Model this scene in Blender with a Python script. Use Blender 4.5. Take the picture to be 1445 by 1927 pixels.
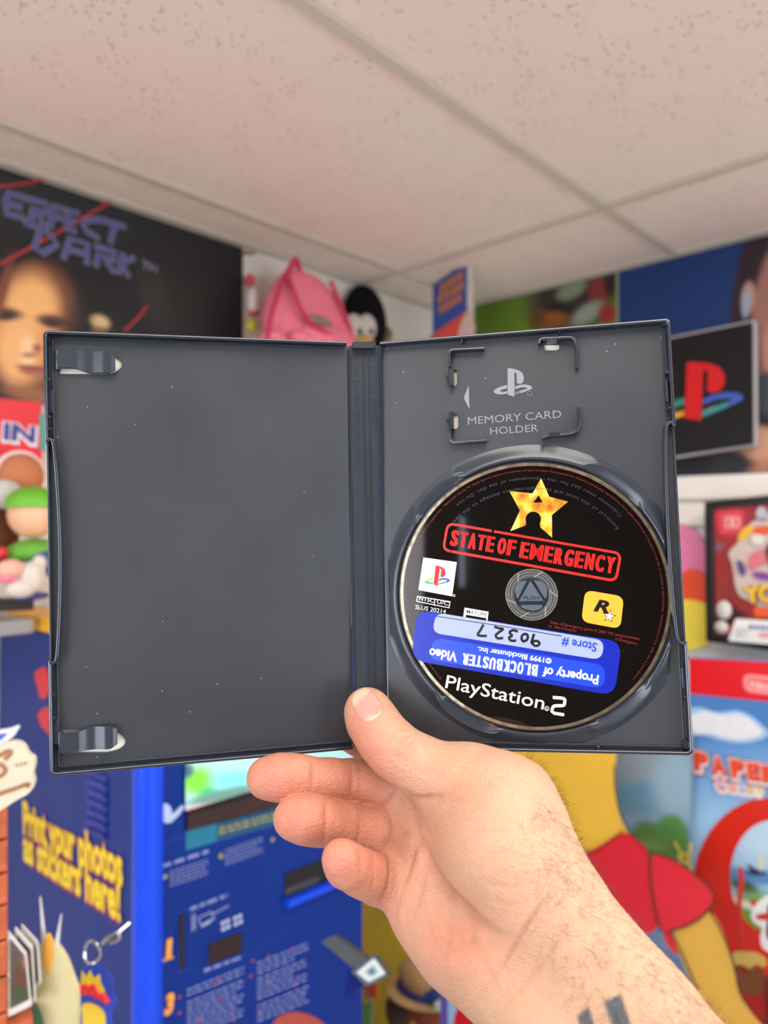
import bpy, math, random
import numpy as np
from mathutils import Matrix, Vector
from mathutils.geometry import tessellate_polygon
from mathutils.bvhtree import BVHTree
random.seed(7); rng = np.random.RandomState(7)
C = bpy.context.scene.collection
for o in list(bpy.data.objects): bpy.data.objects.remove(o)

# ---------------------------------------------------------------- camera, world, light, exposure
FPX, CX, CY = 1375.0, 722.5, 963.5           # focal length in photo pixels (1445 x 1927)
EYE = Vector((0, 0, 1.60)); PITCH = math.atan(18.5 / FPX)
cam_d = bpy.data.cameras.new('camera'); cam = bpy.data.objects.new('camera', cam_d); C.objects.link(cam)
cam.location = EYE; cam.rotation_euler = (math.pi / 2 + PITCH, 0, 0)
cam_d.sensor_fit = 'VERTICAL'; cam_d.sensor_height = 36.0; cam_d.lens = 36.0 * FPX / 1927.0
cam_d.clip_start = 0.02; cam_d.clip_end = 50
cam_d.dof.use_dof = True; cam_d.dof.focus_distance = 0.326; cam_d.dof.aperture_fstop = 7.6
bpy.context.scene.camera = cam
sc = bpy.context.scene
sc.view_settings.view_transform = 'Standard'; sc.view_settings.look = 'None'
sc.view_settings.gamma = 1; sc.view_settings.use_curve_mapping = False
sc.view_settings.exposure = 0.26
W = bpy.data.worlds.new('sky'); sc.world = W; W.use_nodes = True
bgn = W.node_tree.nodes['Background']; bgn.inputs[0].default_value = (0.75, 0.85, 1.0, 1); bgn.inputs[1].default_value = 5.0

D1 = Vector((0.684, 0.7295, 0)); D2 = Vector((-0.7295, 0.684, 0)); UP = Vector((0, 0, 1))
A_WALL, B_WALL, Z_CEIL = 1.905, 1.512, 2.30
A_BACK, B_BACK = -1.75, -2.25
def ab(a, b, z): return D1 * a + D2 * b + UP * z

def area_light(name, loc, xdir, ndir, sx, sy, power, col):
    l = bpy.data.lights.new(name, 'AREA'); l.shape = 'RECTANGLE'; l.size = sx; l.size_y = sy; l.energy = power; l.color = col
    o = bpy.data.objects.new(name, l); C.objects.link(o)
    x = xdir.normalized(); z = (-ndir).normalized(); y = z.cross(x)
    o.matrix_world = Matrix(((x.x, y.x, z.x, loc.x), (x.y, y.y, z.y, loc.y), (x.z, y.z, z.z, loc.z), (0, 0, 0, 1)))
    return o
area_light('troffer_light', ab(-0.325, -0.175, 2.268), D1, -UP, 1.05, 0.5, 9, (1.0, 0.93, 0.86))
area_light('troffer_light', ab(0.895, -0.175, 2.268), D1, -UP, 1.05, 0.5, 14, (1.0, 0.95, 0.90))  # added lamp, out of view, to brighten the background
area_light('window_daylight', ab(0.55, B_BACK + 0.06, 1.35), D1, D2, 1.9, 1.3, 20, (0.95, 0.96, 1.0))
area_light('window_daylight', ab(A_BACK + 0.06, 0.1, 1.35), D2, D1, 1.6, 1.2, 18, (0.97, 0.97, 1.0))

# ---------------------------------------------------------------- helpers
def lin(c):
    return tuple(((v / 255) / 12.92 if v <= 10.31 else ((v / 255 + 0.055) / 1.055) ** 2.4) for v in c[:3])
class Fr:
    """local frame (x right, y up, z to the viewer, in metres*unit) placed in the world"""
    def __init__(s, M, unit=1.0): s.M = M @ Matrix.Scale(unit, 4); s.I = s.M.inverted()
    def w(s, x, y, z=0): return s.M @ Vector((x, y, z))
    def P(s, px, py, d=0.0):
        ray = camM3 @ Vector(((px - CX) / FPX, (CY - py) / FPX, -1.0))
        o = s.I @ EYE; r = s.I.to_3x3() @ ray
        t = (d - o.z) / r.z; p = o + r * t
        return (p.x, p.y)
    def off(s, d): return Fr2(s, d)
def Fr2(s, d): return Fr(s.M @ Matrix.Translation((0, 0, d)))
camM3 = Matrix.Rotation(math.pi / 2 + PITCH, 3, 'X')
CAMM = Matrix.Translation(EYE) @ camM3.to_4x4()        # x right, y up, z back (m)
CAMMM = Fr(CAMM @ Matrix.Diagonal((1, -1, -1, 1)), 0.001)   # X right, Y down, Z forward in mm
def rotv(w):
    v = Vector(w); return Matrix.Rotation(v.length, 4, v.normalized())
def panel_frame(w, T):
    M = CAMMM.M @ Matrix.Translation(T) @ rotv(w) @ Matrix.Diagonal((1, -1, -1, 1))
    return Fr(M)
def wall_l(b): return Fr(Matrix.Translation(ab(0, b, 0)) @ Matrix(((D1.x, 0, -D2.x, 0), (D1.y, 0, -D2.y, 0), (0, 1, 0, 0), (0, 0, 0, 1))))
def wall_r(a): return Fr(Matrix.Translation(ab(a, 0, 0)) @ Matrix(((-D2.x, 0, -D1.x, 0), (-D2.y, 0, -D1.y, 0), (0, 1, 0, 0), (0, 0, 0, 1))))
def at(px, py, z):   # world point seen at a photo pixel at depth z (m)
    return EYE + camM3 @ Vector(((px - CX) / FPX * z, (CY - py) / FPX * z, -z))
def face_frame(px, py, z, yaw=0.0):
    return Fr(Matrix.Translation(at(px, py, z)) @ Matrix.Rotation(yaw, 4, 'Z') @ Matrix.Rotation(math.pi / 2, 4, 'X'))

class MB:
    def __init__(s): s.v = []; s.f = []; s.cols = None
    def add(s, vs, fs):
        n = len(s.v); s.v += [tuple(v) for v in vs]; s.f += [tuple(i + n for i in f) for f in fs]
    def prism(s, F, poly, z0, z1, holes=()):
        """polygon(s) extruded z0..z1"""
        loops = [list(poly)] + [list(h) for h in holes]
        a = sum(p[0] * q[1] - q[0] * p[1] for p, q in zip(loops[0], loops[0][1:] + loops[0][:1]))
        if a < 0: loops[0].reverse()
        for h in loops[1:]:
            a = sum(p[0] * q[1] - q[0] * p[1] for p, q in zip(h, h[1:] + h[:1]))
            if a > 0: h.reverse()
        flat = [p for l in loops for p in l]; n = len(flat)
        if holes: tris = tessellate_polygon([[Vector((p[0], p[1], 0)) for p in l] for l in loops])
        else:
            tris = tessellate_polygon([[Vector((p[0], p[1], 0)) for p in loops[0]]])
        vs = [F.w(p[0], p[1], z1) for p in flat]; fs = []
        for t in tris:
            ar = (flat[t[1]][0] - flat[t[0]][0]) * (flat[t[2]][1] - flat[t[0]][1]) - (flat[t[2]][0] - flat[t[0]][0]) * (flat[t[1]][1] - flat[t[0]][1])
            if abs(ar) < 1e-14: continue
            fs.append(tuple(t) if ar > 0 else (t[0], t[2], t[1]))
        if z0 is not None and z0 != z1:
            vs += [F.w(p[0], p[1], z0) for p in flat]
            fs += [(t[2] + n, t[1] + n, t[0] + n) for t in list(fs)]
            k = 0
            for l in loops:
                m = len(l)
                for i in range(m):
                    j = (i + 1) % m; fs.append((k + i + n, k + j + n, k + j, k + i))
                k += m
        s.add(vs, fs); return s
    def box(s, F, x0, x1, y0, y1, z0, z1, b=0):
        if b <= 0:
            return s.prism(F, [(x0, y0), (x1, y0), (x1, y1), (x0, y1)], z0, z1)
        def L(i, z): return [F.w(x, y, z) for x, y in [(x0 + i, y0 + i), (x1 - i, y0 + i), (x1 - i, y1 - i), (x0 + i, y1 - i)]]
        rings = [L(b, z0), L(0, z0 + b), L(0, z1 - b), L(b, z1)]
        s.add(sum(rings, []), [(0, 3, 2, 1)] + [(r * 4 + i, r * 4 + (i + 1) % 4, r * 4 + 4 + (i + 1) % 4, r * 4 + 4 + i) for r in range(3) for i in range(4)] + [(12, 13, 14, 15)])
        return s
    def wall(s, F, path, t, z0, z1, b=0.0, closed=False):
        """a wall of thickness t standing along a path, chamfered along its top"""
        n = len(path); sec = [(-t / 2, z0)] + [(-t / 2 + b - b * math.cos(q), z1 - b + b * math.sin(q)) for q in (0, .52, 1.05, 1.5708)] + [(t / 2 - b + b * math.sin(q), z1 - b + b * math.cos(q)) for q in (0, .52, 1.05, 1.5708)] + [(t / 2, z0)]
        if b <= 0: sec = [(-t / 2, z0), (-t / 2, z1), (t / 2, z1), (t / 2, z0)]
        m = len(sec); vs = []
        for i, p in enumerate(path):
            a = Vector(path[i - 1]) if (i > 0 or closed) else None
            c = Vector(path[(i + 1) % n]) if (i < n - 1 or closed) else None
            p = Vector(p)
            d0 = (p - a).normalized() if a is not None else (c - p).normalized()
            d1 = (c - p).normalized() if c is not None else d0
            tt = (d0 + d1); tt = tt.normalized() if tt.length > 1e-6 else d0
            nn = Vector((-tt.y, tt.x)); k = 1 / max(0.5, nn.dot(Vector((-d0.y, d0.x))))
            for (o, z) in sec: vs.append(F.w(p.x + nn.x * o * k, p.y + nn.y * o * k, z))
        fs = []
        for i in range(n if closed else n - 1):
            j = (i + 1) % n
            for q in range(m):
                r = (q + 1) % m; fs.append((i * m + q, j * m + q, j * m + r, i * m + r))
        if not closed: fs += [tuple(range(m)), tuple(reversed([(n - 1) * m + q for q in range(m)]))]
        s.add(vs, fs); return s
    def tube(s, pts, rad, seg=8, cap=True):
        pts = [Vector(p) for p in pts]; n = len(pts)
        rad = [rad] * n if not hasattr(rad, '__len__') else rad
        vs = []; fs = []; prev = None
        for i, p in enumerate(pts):
            t = (pts[min(i + 1, n - 1)] - pts[max(i - 1, 0)]).normalized()
            if prev is None: prev = t.orthogonal().normalized()
            x = (prev - t * prev.dot(t)).normalized(); prev = x; y = t.cross(x)
            for k in range(seg):
                a = 2 * math.pi * k / seg; vs.append(p + (x * math.cos(a) + y * math.sin(a)) * rad[i])
        for i in range(n - 1):
            for k in range(seg):
                k2 = (k + 1) % seg; fs.append((i * seg + k, i * seg + k2, (i + 1) * seg + k2, (i + 1) * seg + k))
        if cap: fs += [tuple(reversed(range(seg))), tuple((n - 1) * seg + k for k in range(seg))]
        s.add(vs, fs); return s
    def lathe(s, F, cx, cy, prof, seg=64, cap=False):
        vs = []; fs = []
        for (r, z) in prof:
            for k in range(seg):
                a = 2 * math.pi * k / seg; vs.append(F.w(cx + r * math.cos(a), cy + r * math.sin(a), z))
        for i in range(len(prof) - 1):
            for k in range(seg):
                k2 = (k + 1) % seg; fs.append((i * seg + k, i * seg + k2, (i + 1) * seg + k2, (i + 1) * seg + k))
        s.add(vs, fs); return s
    def ribbon(s, F, path, wd, z):
        """flat printed stroke"""
        n = len(path); vs = []
        for i, p in enumerate(path):
            p = Vector(p); a = Vector(path[max(i - 1, 0)]); c = Vector(path[min(i + 1, n - 1)])
            t = (c - a).normalized(); nn = Vector((-t.y, t.x)) * wd / 2
            if i == 0: p = p - t * wd * .3
            if i == n - 1: p = p + t * wd * .3
            vs += [F.w(p.x - nn.x, p.y - nn.y, z), F.w(p.x + nn.x, p.y + nn.y, z)]
        s.add(vs, [(2 * i, 2 * i + 2, 2 * i + 3, 2 * i + 1) for i in range(n - 1)]); return s
    def ellipsoid(s, F, c, r, e=1.0, seg=32, rings=18, fn=None):
        vs = []; fs = []
        def sp(v, p): return math.copysign(abs(v) ** p, v)
        for i in range(rings + 1):
            ph = -math.pi / 2 + math.pi * i / rings
            for k in range(seg):
                a = 2 * math.pi * k / seg
                x, y, z = sp(math.cos(ph), e) * sp(math.cos(a), e), sp(math.sin(ph), e), sp(math.cos(ph), e) * sp(math.sin(a), e)
                if fn: x, y, z = fn(x, y, z)
                vs.append(F.w(c[0] + r[0] * x, c[1] + r[1] * y, c[2] + r[2] * z))
        for i in range(rings):
            for k in range(seg):
                k2 = (k + 1) % seg; fs.append((i * seg + k, (i + 1) * seg + k, (i + 1) * seg + k2, i * seg + k2))
        s.add(vs, fs); return s

def mat(name, col, rough=0.5, spec=0.5, metal=0.0, noise=0.06, nscale=40, bump=0.0, bscale=400, coat=0.0, vcol=False, sss=0.0, trans=0.0, emit=0.0, ramp=None, detail=3, alpha=1.0, croughness=0.08):
    m = bpy.data.materials.new(name); m.use_nodes = True; nt = m.node_tree; N = nt.nodes; L = nt.links
    bs = N['Principled BSDF']; bs.inputs['Roughness'].default_value = rough; bs.inputs['Specular IOR Level'].default_value = spec
    bs.inputs['Metallic'].default_value = metal; bs.inputs['Coat Weight'].default_value = coat; bs.inputs['Coat Roughness'].default_value = croughness
    tc = N.new('ShaderNodeTexCoord'); nz = N.new('ShaderNodeTexNoise'); nz.inputs['Scale'].default_value = nscale; nz.inputs['Detail'].default_value = detail
    L.new(tc.outputs['Object'], nz.inputs['Vector'])
    if ramp:
        cr = N.new('ShaderNodeValToRGB'); L.new(nz.outputs['Fac'], cr.inputs['Fac'])
        while len(cr.color_ramp.elements) < len(ramp): cr.color_ramp.elements.new(0.5)
        for e, (p, c) in zip(cr.color_ramp.elements, ramp): e.position = p; e.color = (*lin(c), 1)
        out = cr.outputs['Color']
    else:
        mx = N.new('ShaderNodeMix'); mx.data_type = 'RGBA'; mx.blend_type = 'MULTIPLY'; mx.inputs[0].default_value = 1.0
        mr = N.new('ShaderNodeMapRange'); mr.inputs['From Min'].default_value = 0.25; mr.inputs['From Max'].default_value = 0.75
        mr.inputs['To Min'].default_value = 1 - noise; mr.inputs['To Max'].default_value = 1 + noise
        L.new(nz.outputs['Fac'], mr.inputs['Value']); L.new(mr.outputs['Result'], mx.inputs[7])
        if vcol:
            va = N.new('ShaderNodeVertexColor'); va.layer_name = 'Col'; L.new(va.outputs['Color'], mx.inputs[6])
        else: mx.inputs[6].default_value = (*lin(col), 1)
        out = mx.outputs[2]
    L.new(out, bs.inputs['Base Color'])
    if bump > 0:
        n2 = N.new('ShaderNodeTexNoise'); n2.inputs['Scale'].default_value = bscale; n2.inputs['Detail'].default_value = 2
        L.new(tc.outputs['Object'], n2.inputs['Vector'])
        bp = N.new('ShaderNodeBump'); bp.inputs['Strength'].default_value = bump; bp.inputs['Distance'].default_value = 0.0003
        L.new(n2.outputs['Fac'], bp.inputs['Height']); L.new(bp.outputs['Normal'], bs.inputs['Normal'])
    if sss > 0:
        bs.inputs['Subsurface Weight'].default_value = sss; bs.inputs['Subsurface Radius'].default_value = (1, 0.35, 0.2); bs.inputs['Subsurface Scale'].default_value = 0.004
    if trans > 0: bs.inputs['Transmission Weight'].default_value = trans
    if alpha < 1: bs.inputs['Alpha'].default_value = alpha
    if emit > 0:
        L.new(out, bs.inputs['Emission Color']); bs.inputs['Emission Strength'].default_value = emit
    return m
_mc = {}
def flat(col, rough=0.45, spec=0.4):
    k = (tuple(col), rough, spec)
    if k not in _mc: _mc[k] = mat('printed_colour', col, rough, spec, noise=0.04)
    return _mc[k]

def thing(name, label, cat, loc, group=None, kind=None):
    o = bpy.data.objects.new(name, None); C.objects.link(o); o.location = loc; o.empty_display_size = 0.02
    if label: o['label'] = label
    if cat: o['category'] = cat
    if group: o['group'] = group
    if kind: o['kind'] = kind
    return o
def rootloc(o):
    while o.parent: o = o.parent
    return o.location
def obj(name, mb, m, parent=None, label=None, cat=None, group=None, kind=None, smooth=35, vcols=None):
    vs = mb.v
    if parent is not None: loc = rootloc(parent)
    else:
        a = np.array(vs); loc = Vector(((a[:, 0].min() + a[:, 0].max()) / 2, (a[:, 1].min() + a[:, 1].max()) / 2, a[:, 2].min()))
    me = bpy.data.meshes.new(name)
    me.from_pydata([(v[0] - loc[0], v[1] - loc[1], v[2] - loc[2]) for v in vs], [], mb.f)
    if vcols is not None:
        ca = me.color_attributes.new('Col', 'FLOAT_COLOR', 'POINT')
        ca.data.foreach_set('color', np.c_[vcols, np.ones(len(vcols))].astype(np.float32).ravel())
    if smooth:
        me.polygons.foreach_set('use_smooth', [True] * len(me.polygons))
        try: me.set_sharp_from_angle(angle=math.radians(smooth))
        except Exception: pass
    me.materials.append(m); me.validate(); me.update()
    o = bpy.data.objects.new(name, me); C.objects.link(o)
    if parent is not None: o.parent = parent
    else: o.location = loc
    if label: o['label'] = label
    if cat: o['category'] = cat
    if group: o['group'] = group
    if kind: o['kind'] = kind
    return o

def obj_split(name, mb, m, parent, **k):
    """every separate piece of mb becomes a part of its own"""
    par = list(range(len(mb.v)))
    def find(a):
        while par[a] != a: par[a] = par[par[a]]; a = par[a]
        return a
    for f in mb.f:
        r0 = find(f[0])
        for q in f[1:]: par[find(q)] = r0
    groups = {}
    for f in mb.f: groups.setdefault(find(f[0]), []).append(f)
    out = []
    for fs in groups.values():
        ids = sorted({q for f in fs for q in f}); mp = {q: i for i, q in enumerate(ids)}
        m2 = MB(); m2.v = [mb.v[q] for q in ids]; m2.f = [tuple(mp[q] for q in f) for f in fs]; out.append(obj(name, m2, m, parent, **k))
    return out[0]
# text -> flat polygons
_gc = {}
def glyphs(s, bold=0.0, shear=0.0, spacing=1.0):
    k = (s, bold, shear, spacing)
    if k in _gc: return _gc[k]
    cu = bpy.data.curves.new('t', 'FONT'); cu.body = s; cu.size = 1.0; cu.offset = bold; cu.shear = shear; cu.resolution_u = 3; cu.space_character = spacing
    o = bpy.data.objects.new('t', cu); C.objects.link(o)
    dg = bpy.context.evaluated_depsgraph_get(); me = o.evaluated_get(dg).to_mesh()
    v = np.array([tuple(p.co) for p in me.vertices]).reshape(-1, 3); f = [tuple(p.vertices) for p in me.polygons]
    o.evaluated_get(dg).to_mesh_clear(); bpy.data.objects.remove(o); bpy.data.curves.remove(cu)
    _gc[k] = (v, f); return _gc[k]
CAP = None
def text(mb, F, s, p0, p1, cap, z, thick=0.0, bold=0.0, shear=0.0, spacing=1.0):
    """write s along local p0->p1 (ink width fitted), capital height cap"""
    global CAP
    if CAP is None: CAP = glyphs('H')[0][:, 1].max()
    v, f = glyphs(s, bold, shear, spacing)
    if not len(v): return mb
    x0, x1 = v[:, 0].min(), v[:, 0].max(); d = Vector(p1) - Vector(p0); L_ = d.length; u = d / L_; n = Vector((-u.y, u.x))
    sx = L_ / (x1 - x0); sy = cap / (CAP + bold)
    out = []
    for q in v:
        a = (q[0] - x0) * sx; b = q[1] * sy; out.append((p0[0] + u.x * a + n.x * b, p0[1] + u.y * a + n.y * b))
    top = [F.w(a, b, z + thick) for a, b in out]; fs = list(f); m = len(top)
    if thick > 0:
        top += [F.w(a, b, z) for a, b in out]; ed = {}
        for g in f:
            for i in range(len(g)):
                e = (g[i], g[(i + 1) % len(g)]); ed[e] = 1
        for (a, b) in ed:
            if (b, a) not in ed: fs.append((a, a + m, b + m, b))
    mb.add(top, fs); return mb
def ptext(mb, F, s, a, b, cappx, z=0.0, d=None, **k):
    """same with photo pixels for the end points; cappx in photo pixels"""
    p0 = F.P(*a, z if d is None else d); p1 = F.P(*b, z if d is None else d)
    sc_ = (Vector(p1) - Vector(p0)).length / math.hypot(a[0] - b[0], a[1] - b[1])
    return text(mb, F, s, p0, p1, cappx * sc_, z, **k)
def block_text(mb, F, s, p0, p1, cap, z, fat=.16, gap=.13, bold=.02):
    """heavy condensed capitals, each letter fitted into its own box"""
    w_ = [{' ': .4, 'I': .55, 'M': 1.4, 'W': 1.4}.get(c, 1.0) for c in s]; tot = sum(w_); d = Vector(p1) - Vector(p0); pos = 0; unit = d.length / tot; u = d / d.length
    for c, w in zip(s, w_):
        if c != ' ':
            a = Vector(p0) + u * (pos * unit + gap * unit * .5); b = Vector(p0) + u * ((pos + w) * unit - gap * unit * .5); f_ = fat * unit * (.45 if c in 'MW' else 1)
            for k in (0, .5, 1): text(mb, F, c, a + u * f_ * k, b - u * f_ * (1 - k), cap, z, bold=bold)
        pos += w
    return mb
def ring_text(mb, F, c, r, s, a0, a1, cap, z, inward=False):
    """letters round a circle; clockwise with tops outwards, or anticlockwise with tops inwards"""
    global CAP
    if CAP is None: CAP = glyphs('H')[0][:, 1].max()
    ws = []
    for ch in s:
        if ch == ' ': ws.append(0.32)
        else: v, f = glyphs(ch); ws.append(v[:, 0].max() - v[:, 0].min() + 0.12)
    tot = sum(ws); pos = 0; sc_ = abs(a1 - a0) * math.pi / 180 * r / tot
    for ch, w in zip(s, ws):
        if ch != ' ':
            v, f = glyphs(ch); t = (pos + w / 2) / tot; A = math.radians(a0 + (a1 - a0) * t)
            rad = Vector((math.cos(A), math.sin(A))); tan = Vector((rad.y, -rad.x))
            if inward: up = -rad; tan = -tan
            else: up = rad
            xm = (v[:, 0].min() + v[:, 0].max()) / 2; cc = Vector(c) + rad * r
            pts = [cc + tan * ((q[0] - xm) * sc_) + up * (q[1] * cap / CAP) for q in v]
            mb.add([F.w(p.x, p.y, z) for p in pts], f)
        pos += w
    return mb
def rrect(x0, y0, x1, y1, r, n=5):
    p = []
    for cx, cy, a in ((x1 - r, y1 - r, 0), (x0 + r, y1 - r, 90), (x0 + r, y0 + r, 180), (x1 - r, y0 + r, 270)):
        for i in range(n + 1):
            t = math.radians(a + 90 * i / n); p.append((cx + r * math.cos(t), cy + r * math.sin(t)))
    return p
def rquad(pts, r, n=5):
    """rounded polygon from corner points"""
    out = []; m = len(pts)
    for i in range(m):
        a, b, c = Vector(pts[i - 1]), Vector(pts[i]), Vector(pts[(i + 1) % m])
        u = (a - b).normalized() * r; v = (c - b).normalized() * r
        for k in range(n + 1):
            t = k / n; out.append(tuple((1 - t) ** 2 * (b + u) + 2 * t * (1 - t) * b + t * t * (b + v)))
    return out
def circ(cx, cy, r, n=32, ry=None, a0=0, a1=360):
    ry = ry or r; full = abs(a1 - a0) >= 360
    return [(cx + r * math.cos(math.radians(a0 + (a1 - a0) * i / (n if full else n - 1))), cy + ry * math.sin(math.radians(a0 + (a1 - a0) * i / (n if full else n - 1)))) for i in range(n)]
def smoothpoly(pts, closed=True, it=2):
    for _ in range(it):
        out = []; n = len(pts)
        for i in range(n if closed else n - 1):
            a, b = pts[i], pts[(i + 1) % n]
            out += [tuple(a[k] * .75 + b[k] * .25 for k in range(len(a))), tuple(a[k] * .25 + b[k] * .75 for k in range(len(a)))]
        if not closed: out = [pts[0]] + out + [pts[-1]]
        pts = out
    return pts
def PX(F, pts, d=0.0): return [F.P(x, y, d) for x, y in pts]
def grid_print(F, corners_px, nx, ny, blobs, base, d=0.0):
    """softly printed picture: a grid whose vertices carry the ink colour. blobs in photo pixels (x, y, rx, ry, colour, softness, angle)"""
    cs = [F.P(x, y, d) for x, y in corners_px]      # TL TR BR BL
    mb = MB(); U, V = np.meshgrid(np.linspace(0, 1, nx), np.linspace(0, 1, ny))
    cpx = np.array(corners_px, float); cl = np.array(cs)
    def bil(q): return ((1 - U) * (1 - V))[..., None] * q[0] + (U * (1 - V))[..., None] * q[1] + (U * V)[..., None] * q[2] + ((1 - U) * V)[..., None] * q[3]
    L2 = bil(cl)
    pts = [F.w(L2[j, i, 0], L2[j, i, 1], d) for j in range(ny) for i in range(nx)]
    inv = camM3.transposed()
    pc = np.array([tuple(inv @ (p - EYE)) for p in pts]); X = CX + FPX * pc[:, 0] / -pc[:, 2]; Y = CY - FPX * pc[:, 1] / -pc[:, 2]
    col = np.tile(np.array(lin(base)), (len(pts), 1))
    for (bx, by, rx, ry, c, soft, ang) in blobs:
        t = math.radians(ang); dx = X - bx; dy = Y - by; u = (dx * math.cos(t) + dy * math.sin(t)) / rx; v = (-dx * math.sin(t) + dy * math.cos(t)) / ry
        rr = np.sqrt(u * u + v * v); w = np.clip((1 + soft / 2 - rr) / soft, 0, 1); w = w * w * (3 - 2 * w)
        col = col * (1 - w[:, None]) + np.array(lin(c)) * w[:, None]
    mb.add(pts, [(j * nx + i, (j + 1) * nx + i, (j + 1) * nx + i + 1, j * nx + i + 1) for j in range(ny - 1) for i in range(nx - 1)])
    return mb, col
vprint = mat('printed_picture', (255, 255, 255), 0.45, 0.4, vcol=True, noise=0.03)
vgloss = mat('glossy_picture', (255, 255, 255), 0.25, 0.5, vcol=True, noise=0.03)

# pale game-console logo, in unit boxes (x 0..1, y 0..0.73)
def zl(pts): return [((x - 510) / 375, (655 - y) / 375) for x, y in pts]
LOGO_P = zl([(645, 375), (700, 384), (750, 398), (785, 420), (802, 460), (802, 495), (790, 520), (768, 531), (745, 528), (733, 520), (733, 435), (724, 419), (712, 424), (712, 655), (645, 635)])
LOGO_L = zl([(640, 540), (590, 553), (540, 573), (512, 595), (513, 612), (530, 626), (570, 633), (610, 631), (640, 624), (640, 600), (605, 608), (580, 607), (572, 600), (585, 590), (640, 572)])
LOGO_R1 = zl([(717, 556), (760, 540), (810, 534), (860, 545), (884, 560), (880, 578), (850, 594), (820, 604), (820, 584), (838, 572), (815, 563), (770, 566), (717, 584)])
LOGO_R2 = zl([(820, 604), (717, 641), (717, 614), (820, 580)])
LOGO_R3 = zl([(770, 622), (717, 641), (717, 612), (770, 594)])
def lmap(poly, o, ux, uy): return [(o[0] + ux[0] * x + uy[0] * y, o[1] + ux[1] * x + uy[1] * y) for x, y in poly]

# ---------------------------------------------------------------- the room
m_wall = mat('painted_wall', (214, 206, 196), 0.7, 0.3, noise=0.03)
m_dark = mat('dim_back_wall', (150, 138, 126), 0.8, 0.2, noise=0.05)
m_floor = mat('floor_vinyl', (188, 182, 172), 0.9, 0.1, noise=0.15, nscale=200)
m_grid = mat('ceiling_grid_enamel', (196, 186, 170), 0.5, 0.4, noise=0.02)
def tile_mat():
    m = bpy.data.materials.new('mineral_fibre_tile'); m.use_nodes = True; nt = m.node_tree; N = nt.nodes; L = nt.links
    bs = N['Principled BSDF']; bs.inputs['Roughness'].default_value = 0.9; bs.inputs['Specular IOR Level'].default_value = 0.2
    g = N.new('ShaderNodeNewGeometry')
    n0 = N.new('ShaderNodeTexNoise'); n0.inputs['Scale'].default_value = 2.2; n0.inputs['Detail'].default_value = 1; L.new(g.outputs['Position'], n0.inputs['Vector'])
    cr = N.new('ShaderNodeValToRGB'); cr.color_ramp.elements[0].position = .35; cr.color_ramp.elements[1].position = .65
    cr.color_ramp.elements[0].color = (*lin((232, 212, 202)), 1); cr.color_ramp.elements[1].color = (*lin((228, 217, 202)), 1)
    L.new(n0.outputs['Fac'], cr.inputs['Fac'])
    # pits: small scattered fissures
    vo = N.new('ShaderNodeTexVoronoi'); vo.inputs['Scale'].default_value = 95; vo.inputs['Randomness'].default_value = 1; L.new(g.outputs['Position'], vo.inputs['Vector'])
    n2 = N.new('ShaderNodeTexNoise'); n2.inputs['Scale'].default_value = 14; L.new(g.outputs['Position'], n2.inputs['Vector'])
    r1 = N.new('ShaderNodeMapRange'); r1.inputs['From Min'].default_value = 0.14; r1.inputs['From Max'].default_value = 0.26; r1.inputs['To Min'].default_value = 1; r1.inputs['To Max'].default_value = 0
    L.new(vo.outputs['Distance'], r1.inputs['Value'])
    r2 = N.new('ShaderNodeMapRange'); r2.inputs['From Min'].default_value = 0.44; r2.inputs['From Max'].default_value = 0.56; L.new(n2.outputs['Fac'], r2.inputs['Value'])
    mu = N.new('ShaderNodeMath'); mu.operation = 'MULTIPLY'; L.new(r1.outputs[0], mu.inputs[0]); L.new(r2.outputs[0], mu.inputs[1])
    mx = N.new('ShaderNodeMix'); mx.data_type = 'RGBA'; L.new(mu.outputs[0], mx.inputs[0]); L.new(cr.outputs['Color'], mx.inputs[6]); mx.inputs[7].default_value = (*lin((172, 148, 134)), 1)
    L.new(mx.outputs[2], bs.inputs['Base Color'])
    bp = N.new('ShaderNodeBump'); bp.invert = True; bp.inputs['Strength'].default_value = .8; bp.inputs['Distance'].default_value = .002
    L.new(mu.outputs[0], bp.inputs['Height']); L.new(bp.outputs['Normal'], bs.inputs['Normal'])
    return m
m_tile = tile_mat()
ABZ = Fr(Matrix(((D1.x, D2.x, 0, 0), (D1.y, D2.y, 0, 0), (0, 0, 1, 0), (0, 0, 0, 1))))
def slab(name, x0, x1, y0, y1, z0, z1, m, **k):
    return obj(name, MB().box(ABZ, x0, x1, y0, y1, z0, z1), m, **k)
slab('floor', A_BACK - .1, A_WALL + .1, B_BACK - .1, B_WALL + .1, -0.1, 0, m_floor, kind='structure')
slab('wall_left', A_BACK - .1, A_WALL + .1, B_WALL, B_WALL + .1, 0, Z_CEIL + .06, m_wall, kind='structure')
slab('wall_right', A_WALL, A_WALL + .1, B_BACK - .1, B_WALL, 0, Z_CEIL + .06, m_wall, kind='structure')
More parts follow.
